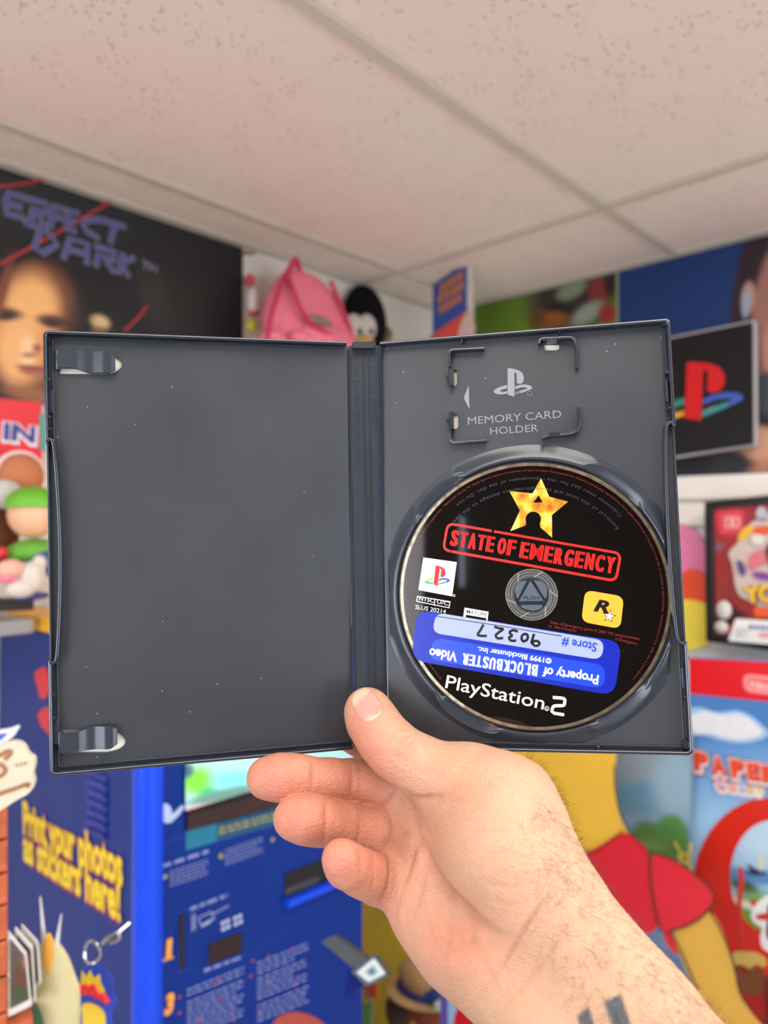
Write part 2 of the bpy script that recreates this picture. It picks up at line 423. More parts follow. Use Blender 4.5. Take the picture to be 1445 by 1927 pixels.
# back walls with window openings (behind the camera: they let the daylight in)
def wall_with_window(name, F, w0, w1, ox0, ox1, wname, extra=()):
    mb = MB().prism(F, [(w0, 0), (w1, 0), (w1, Z_CEIL + .06), (w0, Z_CEIL + .06)], -0.1, 0, holes=[[(ox0, .75), (ox1, .75), (ox1, 1.95), (ox0, 1.95)]] + [list(e) for e in extra])
    o = obj(name, mb, m_dark, kind='structure')
    fr = MB().wall(F, [(ox0, .75), (ox1, .75), (ox1, 1.95), (ox0, 1.95)], .05, -.05, .02, closed=True)
    wn = obj(wname, fr, mat('white_window_frame', (225, 224, 220), .4), kind='structure')
    obj('mullion', MB().box(F, (ox0 + ox1) / 2 - .02, (ox0 + ox1) / 2 + .02, .77, 1.93, -.05, .01), wn.data.materials[0], wn)
    obj('pane', MB().box(F, ox0 + .01, ox1 - .01, .76, 1.94, -.035, -.031), mat('window_glass', (240, 245, 250), .02, trans=1.0, noise=0), wn)
    return o
FB = Fr(Matrix.Translation(ab(0, B_BACK, 0)) @ Matrix(((-D1.x, 0, D2.x, 0), (-D1.y, 0, D2.y, 0), (0, 1, 0, 0), (0, 0, 0, 1))))
wall_with_window('wall_back', FB, -A_WALL - .1, -A_BACK + .1, -1.5, .4, 'window_1')
FA = Fr(Matrix.Translation(ab(A_BACK, 0, 0)) @ Matrix(((D2.x, 0, D1.x, 0), (D2.y, 0, D1.y, 0), (0, 1, 0, 0), (0, 0, 0, 1))))
wall_with_window('wall_side', FA, B_BACK, B_WALL, -.70, .95, 'window_2', extra=[[(-.945, 1.62), (-.875, 1.62), (-.875, 1.88), (-.945, 1.88)]])
# ceiling: suspended grid with lay-in tiles
ceil = thing('ceiling', None, None, ab(0, 0, Z_CEIL), kind='structure')
obj('ceiling_deck', MB().box(ABZ, A_BACK - .1, A_WALL + .1, B_BACK - .1, B_WALL + .1, Z_CEIL + .06, Z_CEIL + .1), m_grid, ceil)
a_lines = [A_BACK] + [1.505 - 1.22 * k for k in (2, 1, 0)] + [A_WALL]
b_lines = [B_BACK] + [0.743 - 0.613 * k for k in (4, 3, 2, 1, 0)] + [1.356] + [B_WALL]
m_lamp = mat('lit_diffuser', (255, 240, 222), .5, emit=1.6, noise=0)
lamps = [(1, 3), (2, 3)]  # the second fixture is added out of view to light the background
for i in range(len(a_lines) - 1):
    for j in range(len(b_lines) - 1):
        a0, a1, b0, b1 = a_lines[i] + .003, a_lines[i + 1] - .003, b_lines[j] + .003, b_lines[j + 1] - .003
        if b1 - b0 < .01 or a1 - a0 < .01: continue
        if (i, j) in lamps:
            t = thing('ceiling_light', 'recessed fluorescent ceiling light, ' + ('the one above the case, added to brighten the background' if i == 2 else 'the one behind the camera'), 'light', ab((a0 + a1) / 2, (b0 + b1) / 2, Z_CEIL - .01))
            obj('diffuser', MB().box(ABZ, a0 + .03, a1 - .03, b0 + .03, b1 - .03, Z_CEIL - .004, Z_CEIL + .004), m_lamp, t)
            obj('frame', MB().wall(ABZ, [(a0 + .015, b0 + .015), (a1 - .015, b0 + .015), (a1 - .015, b1 - .015), (a0 + .015, b1 - .015)], .03, Z_CEIL - .008, Z_CEIL + .05, closed=True), m_grid, t)
        else:
            obj('ceiling_tile', MB().box(ABZ, a0, a1, b0, b1, Z_CEIL - .001, Z_CEIL + .014, .001), m_tile, ceil)
for b in b_lines[1:-1]: obj('grid_bar', MB().box(ABZ, A_BACK, A_WALL, b - .0115, b + .0115, Z_CEIL - .0075, Z_CEIL - .0015, .0008), m_grid, ceil)
for a in a_lines[1:-1]:
    for j in range(len(b_lines) - 1):
        obj('cross_bar', MB().box(ABZ, a - .0115, a + .0115, b_lines[j] + .0118, b_lines[j + 1] - .0118, Z_CEIL - .0074, Z_CEIL - .0016, .0008), m_grid, ceil)
m_angle = mat('wall_angle_enamel', (186, 178, 162), .5)
obj('trim_1', MB().box(ABZ, A_BACK, A_WALL - .0005, B_WALL - .020, B_WALL - .0005, Z_CEIL - .009, Z_CEIL - .002), m_angle, kind='structure')
obj('trim_2', MB().box(ABZ, A_WALL - .020, A_WALL - .0005, B_BACK, B_WALL - .021, Z_CEIL - .009, Z_CEIL - .002), m_angle, kind='structure')
# ---------------------------------------------------------------- the open case
LP = panel_frame((-.0027, -.2293, -.0153), (-16.055, 15.605, 344.903))
RP = panel_frame((-.0713, .1816, -.0306), (.269, 13.943, 345.42))
LP = Fr(LP.M); RP = Fr(RP.M)
def edge(F, x, y, z=0): return F.w(x, y, z)
# spine frame between the two hinges
_pl = edge(LP, 0, 0); _pr = edge(RP, 0, 0); _yl = (LP.w(0, 1) - LP.w(0, 0)).normalized(); _yr = (RP.w(0, 1) - RP.w(0, 0)).normalized()
_x = (_pr - _pl); SPW = _x.length * 1000; _y = (_yl + _yr).normalized(); _x = (_x - _y * _x.dot(_y)).normalized(); _z = _x.cross(_y)
_o = (_pl + _pr) / 2
SP = Fr(Matrix(((_x.x, _y.x, _z.x, _o.x), (_x.y, _y.y, _z.y, _o.y), (_x.z, _y.z, _z.z, _o.z), (0, 0, 0, 1))), .001)
m_case = mat('case_plastic', (49, 52, 57), 0.40, 0.42, noise=0.12, nscale=22, bump=.22, bscale=3200)
m_lip = mat('case_plastic_polished', (33, 39, 52), 0.16, 0.9, noise=0.04, bump=.05, bscale=900)
m_gloss = mat('case_plastic_satin', (46, 51, 60), 0.24, 0.5, noise=0.05, bump=.04, bscale=900)
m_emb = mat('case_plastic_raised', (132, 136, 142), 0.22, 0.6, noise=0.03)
m_cream = mat('cream_insert_paper', (226, 220, 208), .7, noise=.03)
m_hinge = mat('hinge_plastic_blue', (30, 48, 66), .22, .5)
m_deep = mat('case_plastic_dark_teal', (4, 30, 44), .3, .5)  # dark teal plastic between the hub button pieces
def dust(m):
    nt = m.node_tree; N = nt.nodes; L = nt.links; bs = N['Principled BSDF']; src_ = bs.inputs['Base Color'].links[0].from_socket
    tc = [n for n in N if n.type == 'TEX_COORD'][0]
    vo = N.new('ShaderNodeTexVoronoi'); vo.inputs['Scale'].default_value = 260; L.new(tc.outputs['Object'], vo.inputs['Vector'])
    a = N.new('ShaderNodeMath'); a.operation = 'LESS_THAN'; a.inputs[1].default_value = .075; L.new(vo.outputs['Distance'], a.inputs[0])
    sp_ = N.new('ShaderNodeSeparateColor'); L.new(vo.outputs['Color'], sp_.inputs[0]); b = N.new('ShaderNodeMath'); b.operation = 'GREATER_THAN'; b.inputs[1].default_value = .90; L.new(sp_.outputs[0], b.inputs[0])
    c = N.new('ShaderNodeMath'); c.operation = 'MULTIPLY'; L.new(a.outputs[0], c.inputs[0]); L.new(b.outputs[0], c.inputs[1])
    mx = N.new('ShaderNodeMix'); mx.data_type = 'RGBA'; L.new(c.outputs[0], mx.inputs[0]); L.new(src_, mx.inputs[6]); mx.inputs[7].default_value = (.30, .31, .33, 1); L.new(mx.outputs[2], bs.inputs['Base Color'])
    n3 = N.new('ShaderNodeTexNoise'); n3.inputs['Scale'].default_value = 14; n3.inputs['Detail'].default_value = 4; L.new(tc.outputs['Object'], n3.inputs['Vector'])
    r3 = N.new('ShaderNodeMapRange'); r3.inputs['From Min'].default_value = .35; r3.inputs['From Max'].default_value = .65; r3.inputs['To Min'].default_value = .33; r3.inputs['To Max'].default_value = .47; L.new(n3.outputs['Fac'], r3.inputs['Value']); L.new(r3.outputs[0], bs.inputs['Roughness'])
dust(m_case)
case = thing('game_case', 'open dark slate plastic disc case held upright by the hand', 'case', SP.w(0, -95, -2))
TH = 1.3
# left cover
clipU = [LP.P(108, 659), LP.P(213, 661), LP.P(215, 700), LP.P(108, 699)]
def oval(px0, px1, y0, y1):   # stadium with one rounded end, photo pixels
    xm = px1 - (y1 - y0) * 1.0
    return PX(LP, [(px0, y0), (xm, y0)] + [(xm + (px1 - xm) * math.sin(t), (y0 + y1) / 2 - (y1 - y0) / 2 * math.cos(t)) for t in [math.pi * k / 14 for k in range(1, 14)]] + [(xm, y1), (px0, y1)])
hu = oval(112, 230, 667, 704); hl = oval(112, 236, 1373, 1417)
left = obj('cover_panel', MB().prism(LP, rrect(-132, -95, 0, 95, 2.2), -TH, 0, holes=[hu, hl]), m_case, case)
obj('insert_sheet', MB().prism(LP, rrect(-131.5, -94.5, -.5, 94.5, 2), -TH - .5, -TH - .12), m_cream, case, 'cream paper cover sheet showing through the clip cut-outs')
LIP = 5.0
def vpath(F, pts, d=LIP): return PX(F, pts, d)
lp_out = [(-131.2, -94.2), (-1.2, -94.2)]
rim = MB()
rim.wall(LP, [(-.9, 94.2), (-129.6, 94.2), (-130.9, 93.6), (-131.2, 92.4), (-131.2, 47)], 1.5, 0, LIP, .65)
rim.wall(LP, [(-131.2, -46), (-131.2, -92.4), (-130.9, -93.6), (-129.6, -94.2), (-.9, -94.2)], 1.5, 0, LIP, .65)
obj_split('rim', rim, m_lip, left)
grip = MB().wall(LP, smoothpoly([(-131.2, 47.2), (-130.6, 48.4), (-129.2, 48.2), (-128.2, 46.5), (-126.8, 20), (-126.4, 0), (-126.8, -20), (-128.2, -44.5), (-129.2, -46.6), (-130.6, -47), (-131.2, -46)], False), 1.3, 0, LIP, .4)
grip.wall(LP, [(-131.3, 46.5), (-131.3, -45.5)], .8, -.2, 2.2, .2)
obj_split('thumb_recess', grip, m_lip, left)
nb = MB()
for y in (74, 58, 53, -60, -70): nb.box(LP, -130.4, -129.2, y - .5, y + .5, 2.4, 5.3, .15)
nb.box(LP, -130.4, -128.8, 60, 70, 1.5, 3.2, .2); nb.box(LP, -130.4, -128.8, -82, -71, 1.5, 3.2, .2)
obj_split('catch', nb, m_lip, left)
ln = MB().wall(LP, [(-1.4, 92.5), (-128.5, 92.5), (-129.1, 91.8), (-129.1, 48)], .7, 0, .9, .2).wall(LP, [(-1.4, -92.3), (-128.5, -92.3), (-129.1, -91.6), (-129.1, -47)], .7, 0, .9, .2)
obj_split('inner_ledge', ln, m_gloss, left)
# booklet clips: sprung tongues over an oval cut-out
def clip(px, py0, py1, flip):
    x0, yt = LP.P(px[0], py0, 3); _, yb = LP.P(px[0], py1, 3); x1, _ = LP.P(px[1], py0, 3); L_ = x1 - x0
    mb = MB(); n = 26; vs = []
    for i in range(n + 1):
        t = i / n; x = x0 + L_ * t
        z = 3.4 if t < .33 else 3.4 - 1.5 * math.sin(math.pi * min(1, (t - .33) / .45)) ** 1 + (0.2 * (t - .33))
        if t > .93: z -= (t - .93) * 14
        wv = 0
        if flip: y_lo, y_hi = yb, yt - (1.0 if t < .3 else 1.0 - 1.7 * min(1, (t - .3) / .25))
        else: y_hi, y_lo = yt - (0 if t < .9 else (t - .9) * 10), yb + (1.0 if t < .3 else 1.0 - 1.7 * min(1, (t - .3) / .25))
        if t > .88: k = (t - .88) / .12; y_lo += k * 1.6; y_hi -= k * 1.6
        vs.append([LP.w(x, y_lo, z - 1.1), LP.w(x, y_lo + .2, z), LP.w(x, y_hi - .2, z), LP.w(x, y_hi, z - 1.1)])
    flatv = sum(vs, []); fs = []
    for i in range(n):
        for q in range(4): fs.append((i * 4 + q, i * 4 + 4 + q, i * 4 + 4 + (q + 1) % 4, i * 4 + (q + 1) % 4))
    fs += [(0, 1, 2, 3), (n * 4 + 3, n * 4 + 2, n * 4 + 1, n * 4)]
    mb.add(flatv, fs); mb.box(LP, x0 - .6, x0 + .9, yb + .3, yt - .3, -.2, 3.2, .1)
    o = obj('booklet_clip', mb, m_gloss, left, smooth=50)
    t = MB()
    for y in (yt - 1.2, (yt + yb) / 2, yb + 1.2): t.box(LP, x0 - 1.8, x0 - .7, y - .8, y + .8, 0.02, .3)
    obj_split('clip_root', t, mat('dark_slot', (12, 13, 16), .6), left)
clip((108, 216), 657, 697, False); clip((112, 220), 1376, 1418, True)

# right tray
clx = {}
slotB = PX(RP, [(1024, 648), (1052, 648), (1052, 656), (1047, 659.5), (1028, 659.5), (1024, 656)]); slotA = PX(RP, [(851, 696), (858, 696), (860, 700), (860, 722), (857, 726), (851, 726)]); slotC = PX(RP, [(853, 779), (860, 779), (862, 783), (862, 804), (859, 807), (853, 807)])
right = obj('tray_panel', MB().prism(RP, rrect(0, -95, 132, 95, 2.2), -TH, 0, holes=[slotA, slotB, slotC]), m_case, case)
obj('insert_sheet', MB().prism(RP, rrect(.5, -94.5, 131.5, 94.5, 2), -TH - .5, -TH - .12), m_cream, case)
rim = MB()
rim.wall(RP, [(.9, 94.2), (129.6, 94.2), (130.9, 93.6), (131.2, 92.4), (131.2, 47)], 1.6, 0, LIP, .7)
rim.wall(RP, [(131.2, -47), (131.2, -92.4), (130.9, -93.6), (129.6, -94.2), (.9, -94.2)], 1.6, 0, LIP, .7)
obj_split('rim', rim, m_lip, right)
grip = MB().wall(RP, smoothpoly([(131.2, 47.2), (130.6, 48.4), (129, 48.2), (127.6, 46.5), (126.6, 20), (126.4, 0), (126.6, -20), (127.6, -44.5), (129, -47.6), (130.6, -48.2), (131.2, -47)], False), 1.4, 0, LIP, .45)
grip.wall(RP, [(131.4, 46.5), (131.4, -46.5)], .8, -.2, 2.4, .2)
obj_split('thumb_recess', grip, m_gloss, right)
ct = MB()
for (px, py) in ((1256, 701), (1262, 768), (1290, 1238), (1292, 1312)):
    x, y = RP.P(px, py, 3); ct.ellipsoid(RP, (x, y, 2.4), (1.6, 1.0, 1.8), seg=12, rings=8)
for a, b in (((1253, 716), (1256, 756)), ((1284, 1256), (1286, 1293))):
    p, q = RP.P(*a, 3), RP.P(*b, 3); ct.wall(RP, [p, q], 1.2, 0, 3.6, .3)
obj_split('catch', ct, m_gloss, right)
post = MB()
for (px, py) in ((1252, 606), (1292, 1402)):
    x, y = RP.P(px, py, 3.6); post.lathe(RP, x, y, [(1.9, 0), (1.9, 3.0), (1.5, 3.6), (.001, 3.6)], 20)
for (px, py) in ((869, 640), (1053, 623)):
    x, y = RP.P(px, py, 3); post.box(RP, x - .4, x + .4, y - 1.2, 94, 0, 3.6, .1)
for x in (40, 93): post.box(RP, x - .6, x + .6, -94, -91.8, 0, 4.6, .2)
obj_split('corner_post', post, m_lip, right)
obj_split('inner_ledge', MB().wall(RP, [(1.5, -92.2), (128.5, -92.2), (129.1, -91.5), (129.1, -48)], .7, 0, 1.0, .2).wall(RP, [(129.1, 90), (129.1, 49)], .7, 0, 1.0, .2), m_gloss, right)
# memory card holder: four corner brackets
def bracket(pts, h=4.2, t=1.15):
    p = PX(RP, pts, h)
    return MB().wall(RP, p, t, 0, h, .3)
bA = bracket([(911, 655), (880, 656.5), (852, 658), (847, 660), (845, 664), (846, 690)])
x, y = RP.P(850, 708, 4.2)
bA.box(RP, x - 1.4, x + .9, y - 4.2, y + 4.0, 0, 4.3, .25).box(RP, x - 2.8, x - 1.2, y - .6, y + .6, 1.5, 4.2, .15)
obj('card_bracket', bA, m_lip, right)
bB = bracket([(1014, 646), (1016, 639), (1023, 636.5), (1050, 635.5), (1072, 634.5), (1080, 637), (1084, 643), (1086, 660), (1086, 693)])
x, y = RP.P(1038, 641, 4.2); bB.box(RP, x - 2.3, x + 2.3, y - .9, y + 1.0, 2.2, 4.6, .2)
obj('card_bracket', bB, m_lip, right)
bC = bracket([(846.5, 808), (847, 824), (849, 830), (854, 833), (880, 831.5), (915, 829)])
x, y = RP.P(850, 790, 4.2); bC.box(RP, x - 1.2, x + .8, y - 4.2, y + 3.8, 0, 4.3, .25).box(RP, x - 2.6, x - 1.1, y - .6, y + .6, 1.5, 4.2, .15)
obj('card_bracket', bC, m_lip, right)
bD = bracket([(1020, 825), (1031, 820), (1060, 818.5), (1078, 816), (1086, 811), (1090, 800), (1088.5, 766)])
x, y = RP.P(1043, 818, 4.2); bD.box(RP, x - 2.4, x + 2.4, y - .9, y + 1.0, 2.2, 4.6, .2)
obj('card_bracket', bD, m_lip, right)
lg = MB()
def zc(p): return (830 + p[0] / 5.16, 620 + p[1] / 5.16)
for poly in (LOGO_P, LOGO_L, LOGO_R1, LOGO_R2, LOGO_R3):
    lg.prism(RP, PX(RP, [zc((510 + x * 375, 655 - y * 375)) for x, y in poly]), 0, .35)
lg.wall(RP, [RP.P(*zc((860 + 22 * math.cos(t), 622 + 22 * math.sin(t)))) for t in np.linspace(0, 6.1, 14)], .15, 0, .2)
obj('embossed_logo', lg, m_emb, right)
obj('embossed_arrow', MB().prism(RP, PX(RP, [zc((268, 545)), zc((276, 782)), zc((220, 665))]), 0, .4), m_emb, right)
tx = MB(); ptext(tx, RP, 'MEMORY CARD', zc((262, 925)), zc((1168, 858)), 14.5, 0, thick=.3, bold=-.002)
ptext(tx, RP, 'HOLDER', zc((478, 1022)), zc((943, 990)), 13.5, 0, thick=.3, bold=-.002)
obj('embossed_lettering', tx, m_emb, right)
pq = MB().wall(RP, rquad(PX(RP, [(765, 1361), (820, 1361), (822, 1374), (766, 1376)]), 1.0), .25, 0, .25, closed=True)
ptext(pq, RP, 'AMARAY', (769, 1373), (817, 1371.5), 8, 0, thick=.2)
obj('embossed_plaque', pq, m_case, right)
# disc well
DC = RP.P(1000, 1119, 2.0)
prof = [(68.5, 0.04), (67, .5), (65.5, 1.25), (64, 2.1), (62.8, 2.75), (61.9, 2.95), (61.3, 2.7), (61.0, 1.6), (60.9, .3), (57, .25), (30, .25), (18, .25), (12, .25)]
NS = 240; vs = []; fs = []
notch = [131, 51, -53, -120]
for (r, z) in prof:
    for k in range(NS):
        A = 360 * k / NS; nn = 0
        for c in notch:
            dd = (A - c + 180) % 360 - 180; nn = max(nn, math.exp(-(dd / 12.5) ** 6))
        zz = z * (1 - .72 * nn) if z > .3 else z
        rr = r + (2.6 * nn if 61.2 < r < 66 else 0)
        x = DC[0] + rr * math.cos(math.radians(A)); y = DC[1] + rr * math.sin(math.radians(A))
        xx = min(max(x, 1.4), 125.2)
        vs.append(RP.w(xx, y, zz))
for i in range(len(prof) - 1):
    for k in range(NS): k2 = (k + 1) % NS; fs.append((i * NS + k, i * NS + k2, (i + 1) * NS + k2, (i + 1) * NS + k))
mb = MB(); mb.add(vs, [f[::-1] for f in fs]); obj('disc_well', mb, m_gloss, right, smooth=40)
# finger dips: shallow shiny scoops at the four notches
for c in notch:
    t = math.radians(c); u = Vector((math.cos(t), math.sin(t))); v = Vector((-u.y, u.x)); cc = Vector(DC) + u * 63.2
    m2 = MB(); n1, n2 = 22, 9; vv = []
    for j in range(n2 + 1):
        for i in range(n1 + 1):
            s_ = -1 + 2 * i / n1; q = -1 + 2 * j / n2
            hw = 17.0; dp = 4.4 * math.sqrt(max(0, 1 - abs(s_) ** 2.6)); al = s_ * hw / 63.2; rad_ = 61.6 + (dp + .3) * (q + 1) / 2
            pt = Vector(DC) + (u * math.cos(al) + v * math.sin(al)) * rad_
            zz = .95 + 2.0 * ((q + 1) / 2) ** 1.6 * (1 - .6 * (q + 1) / 2) + 1.5 * abs(s_) ** 5
            vv.append(RP.w(min(max(pt.x, 1.5), 127.5), pt.y, min(zz, 3.0)))
    m2.add(vv, [(j * (n1 + 1) + i, j * (n1 + 1) + i + 1, (j + 1) * (n1 + 1) + i + 1, (j + 1) * (n1 + 1) + i) for j in range(n2) for i in range(n1)])
    obj('finger_scoop', m2, m_gloss, right, smooth=60)
# hub rosette
HC = DC
def hp(pts, k=.93): return [(HC[0] + x * k, HC[1] + y * k) for x, y in pts]
obj('hub_base', MB().lathe(RP, HC[0], HC[1], [(7.3, .2), (7.3, 2.0), (6.9, 2.3), (.01, 2.3)], 40), m_deep, right)
hub = MB()
hub.prism(RP, hp([(-.25, 6.7), (-5.9, -3.0), (5.6, -3.0)]), 2.3, 3.5)
hub.prism(RP, hp([(-1.9, 7.0), (-6.7, -2.0), (-7.4, -.6), (-7.7, 2.5), (-7.2, 4.6), (-5.3, 6.3)]), 2.3, 3.4)
hub.prism(RP, hp([(1.4, 7.0), (6.2, -2.0), (7.2, -.6), (7.5, 2.5), (7.0, 4.6), (4.9, 6.3)]), 2.3, 3.4)
hub.prism(RP, hp([(-4.7, -4.9), (4.7, -4.9), (5.2, -5.7), (3.4, -7.1), (0, -7.7), (-3.2, -6.9), (-5.4, -5.7)]), 2.3, 3.4)
obj_split('push_button', hub, mat('hub_plastic', (78, 84, 98), .3, .5), right)
h2 = MB(); text(h2, RP, 'PUSH', (HC[0] - 3.5, HC[1] - 2.1), (HC[0] + 3.3, HC[1] - 2.1), 1.55, 3.5, thick=.12)
obj('embossed_lettering', h2, m_lip, right)

# spine
sw = SPW / 2
sp = MB()
sp.box(SP, -sw + .9, sw - .9, -95, 94.4, -1.4, -.4, .15)
spine = obj('spine', sp, mat('spine_plastic', (39, 45, 54), .34, .5, noise=.08, bump=.15, bscale=3000), case)
rg = MB()
for x, w, h in ((-sw + .9, .7, .45), (-.3, .55, .2), (2.3, .5, .15), (sw - 1.4, .7, .45)): rg.box(SP, x - w / 2, x + w / 2, -94.6, 92.6, -.45, h, .12)
obj_split('ridge', rg, m_gloss, spine)
obj_split('hinge_line', MB().box(SP, -sw + .05, -sw + .55, -94.6, 94, -.9, .1, .1).box(SP, sw - .9, sw - .05, -94.6, 94, -.9, .15, .1), m_hinge, spine)
cp = MB(); cp.prism(SP, rrect(-sw + 2.6, 92.2, sw - 2.4, 95.2, 1.3), -.4, 3.6)
obj('end_cap', cp, m_gloss, spine)
st = MB()
text(st, SP, 'US PAT No 5788068', (3.6, 91), (3.6, 54), 2.1, -.42, thick=.28)
text(st, SP, 'EP PAT No 789918B-JP No 2869917', (-4.6, 91), (-4.6, 33), 2.2, -.42, thick=.28)
obj('embossed_lettering', st, spine.data.materials[0], spine)

# ---------------------------------------------------------------- the disc
ZD = 2.5
m_ink = mat('black_disc_ink', (3, 3, 4), .035, .5, noise=.02)
m_rim = mat('disc_mirror_edge', (150, 136, 114), .25, .5, metal=.85, noise=.45, nscale=220, bump=.3, bscale=300)
disc = thing('game_disc', 'glossy black game disc with red stamp lettering clipped in the case tray', 'disc', RP.w(DC[0], DC[1] - 60, ZD - 1.2))
dx, dy = DC
obj('disc_body', MB().lathe(RP, dx, dy, [(11.5, ZD - 1.2), (11.5, ZD), (59.8, ZD), (60, ZD - .2), (60, ZD - 1.0), (59.8, ZD - 1.2), (11.5, ZD - 1.2)], 192), m_rim, disc, 'silvery outer edge of the disc')
obj('printed_face', MB().lathe(RP, dx, dy, [(58.4, ZD + .02), (11.6, ZD + .02)], 192), m_ink, disc)
hubm = mat('clear_hub_plastic', (110, 112, 110), .12, .6, alpha=.40, noise=.08, nscale=300)
hb = MB().lathe(RP, dx, dy, [(11.6, ZD + .05), (10.6, ZD + .12), (10.4, ZD - .15), (9.6, ZD - .1), (9.4, ZD + .15), (8.2, ZD + .1), (7.6, ZD), (7.5, ZD - 1.1)], 96)
hbo = obj('clear_hub', hb, hubm, disc)
hr = MB()
for r in (11.3, 10.2, 8.9): hr.wall(RP, circ(dx, dy, r, 64), .22, ZD + .1, ZD + .25, closed=True)
for A in (62, -5, 190, -60, -118, 118):
    t = math.radians(A); t2 = math.radians(A + 18)
    hr.wall(RP, [(dx + 8 * math.cos(t2), dy + 8 * math.sin(t2)), (dx + 11.4 * math.cos(t), dy + 11.4 * math.sin(t))], .55, ZD + .08, ZD + .22)
obj_split('hub_ring', hr, mat('clear_ring', (160, 160, 154), .15, .6, alpha=.5), disc)
Z1, Z2, Z3, Z4, Z5 = ZD + .04, ZD + .06, ZD + .08, ZD + .10, ZD + .12
def zd(x, y): return (700 + x / 2.258, 840 + y / 2.258)
def D_(pts, d=Z1): return [RP.P(*zd(*p), d) for p in pts]
def dtext(mb, s, a, b, cap, z=Z1, **k): return ptext(mb, RP, s, zd(*a), zd(*b), cap / 2.258, z, **k)
red = flat((235, 38, 30), .3)
mb = MB()
fr_ = rquad(D_([(322, 327), (1057, 455), (1036, 572), (302, 440)]), 3.2, 6)
mb2 = MB()
n = len(fr_)
segs = [[0, 1, 2, 3, 4, 5, 6], [7, 8, 9, 10, 11, 12, 13], [14, 15, 16, 17, 18, 19, 20], [21, 22, 23, 24, 25, 26, 27]]
m = 28
def lerp(a, b, t): return (a[0] + (b[0] - a[0]) * t, a[1] + (b[1] - a[1]) * t)
pth = fr_[0:7] + [lerp(fr_[6], fr_[7], .235)]; mb.ribbon(RP, pth, 1.1, Z1)
mb.ribbon(RP, [lerp(fr_[6], fr_[7], .26)] + [lerp(fr_[6], fr_[7], .93)], 1.05, Z1)
mb.ribbon(RP, [lerp(fr_[6], fr_[7], .94)] + fr_[7:14] + [lerp(fr_[13], fr_[14], .97)], 1.1, Z1)
mb.ribbon(RP, fr_[14:21] + [lerp(fr_[20], fr_[21], .29)], 1.15, Z1)
mb.ribbon(RP, [lerp(fr_[20], fr_[21], .30), lerp(fr_[20], fr_[21], .985)], 1.15, Z1)
mb.ribbon(RP, fr_[21:28] + [lerp(fr_[27], fr_[0], .35)], 1.1, Z1); mb.ribbon(RP, [lerp(fr_[27], fr_[0], .5), fr_[0]], 1.1, Z1)
def dblock(mb, s_, a, b, cap, z=Z1, **k): return block_text(mb, RP, s_, RP.P(*zd(*a), z), RP.P(*zd(*b), z), cap / 2.258 * .238, z, **k)
dblock(mb, 'STATE', (327, 418), (517, 450), 67)
dblock(mb, 'OF', (526, 452), (608, 466), 67)
dblock(mb, 'EMERGENCY', (621, 470), (1030, 541), 68)
obj('red_stamp', mb, red, disc, 'red stamped game title in a rounded frame')
star = [(718, 135), (753, 214), (833, 235), (764, 292), (765, 388), (716, 345)] + [(685 + 33 * math.cos(math.radians(a)), 310 - 33 * math.sin(math.radians(a))) for a in range(-35, 216, 15)] + [(654, 335), (588, 360), (628, 272), (583, 190), (682, 200)]
m_fire = mat('fire_print', (230, 150, 40), .3, ramp=[(.30, (120, 55, 8)), (.43, (205, 120, 20)), (.55, (235, 175, 50)), (.72, (255, 235, 150))], nscale=160, detail=5)
obj('flaming_star', MB().prism(RP, D_(star), None, Z1, holes=[D_([(708, 208), (724, 238), (684, 239)])]), m_fire, disc)
obj('white_square', MB().prism(RP, D_([(218, 472), (360, 492), (340, 637), (197, 610)]), None, Z1), flat((238, 238, 236), .35), disc)
def lz(poly, o=(222, 603), ux=(108, 4), uy=(20, -128)):
    return D_([(o[0] + ux[0] * x + uy[0] * y, o[1] + ux[1] * x + uy[1] * y) for x, y in poly], Z2)
oo = dict(o=(221, 590), ux=(108, 8), uy=(14, -118))
obj('logo_red', MB().prism(RP, lz(LOGO_P, **oo), None, Z3), flat((225, 30, 32), .35), disc)
obj('logo_blue', MB().prism(RP, lz(LOGO_R1, **oo), None, Z2), flat((50, 80, 170), .35), disc)
obj('logo_teal', MB().prism(RP, lz(LOGO_R2, **oo), None, Z3).prism(RP, lz(LOGO_L[3:11], **oo), None, Z3), flat((40, 150, 160), .35), disc)
obj('logo_yellow', MB().prism(RP, lz(LOGO_L, **oo), None, Z2).prism(RP, lz(LOGO_R3, **oo), None, Z3), flat((240, 180, 40), .35), disc)
wh = MB()
q = D_([(193, 637), (331, 660), (327, 686), (189, 658)]); wh.wall(RP, q, .35, None or Z1 - .01, Z1, closed=True)
dtext(wh, 'NTSC', (199, 653), (262, 664), 15, bold=0); dtext(wh, 'U/C', (275, 667), (323, 676), 15, bold=0)
wh.ribbon(RP, D_([(267, 650), (264, 676)]), .35, Z1)
dtext(wh, 'SLUS 20214', (183, 690), (312, 711), 17, bold=-.005)
wh.prism(RP, D_([(393, 685), (495, 703), (478, 846), (373, 830)]), None, Z1, holes=[D_([(399, 715), (486, 730), (472, 838), (380, 824)])])
wh.prism(RP, D_([(385, 757), (411, 762), (430, 800), (446, 768), (474, 773), (468, 822), (449, 818), (453, 790), (432, 826), (420, 824), (405, 780), (398, 810), (379, 806)]), None, Z2)
dtext(wh, 'DVD', (203, 740), (300, 752), 28, shear=.2, bold=.02)
dtext(wh, 'PlayStation', (310, 1025), (728, 1118), 56, bold=.005)
wh.ribbon(RP, smoothpoly(D_([(772, 1067), (812, 1070), (820, 1076), (817, 1098), (810, 1102), (775, 1102), (768, 1108), (762, 1132), (812, 1140)]), False, 1), 1.35, Z1)
wh.wall(RP, [RP.P(*zd(743 + 9 * math.cos(t), 1114 + 9 * math.sin(t)), Z1) for t in np.linspace(0, 6.28, 16)], .22, Z1 - .01, Z1)
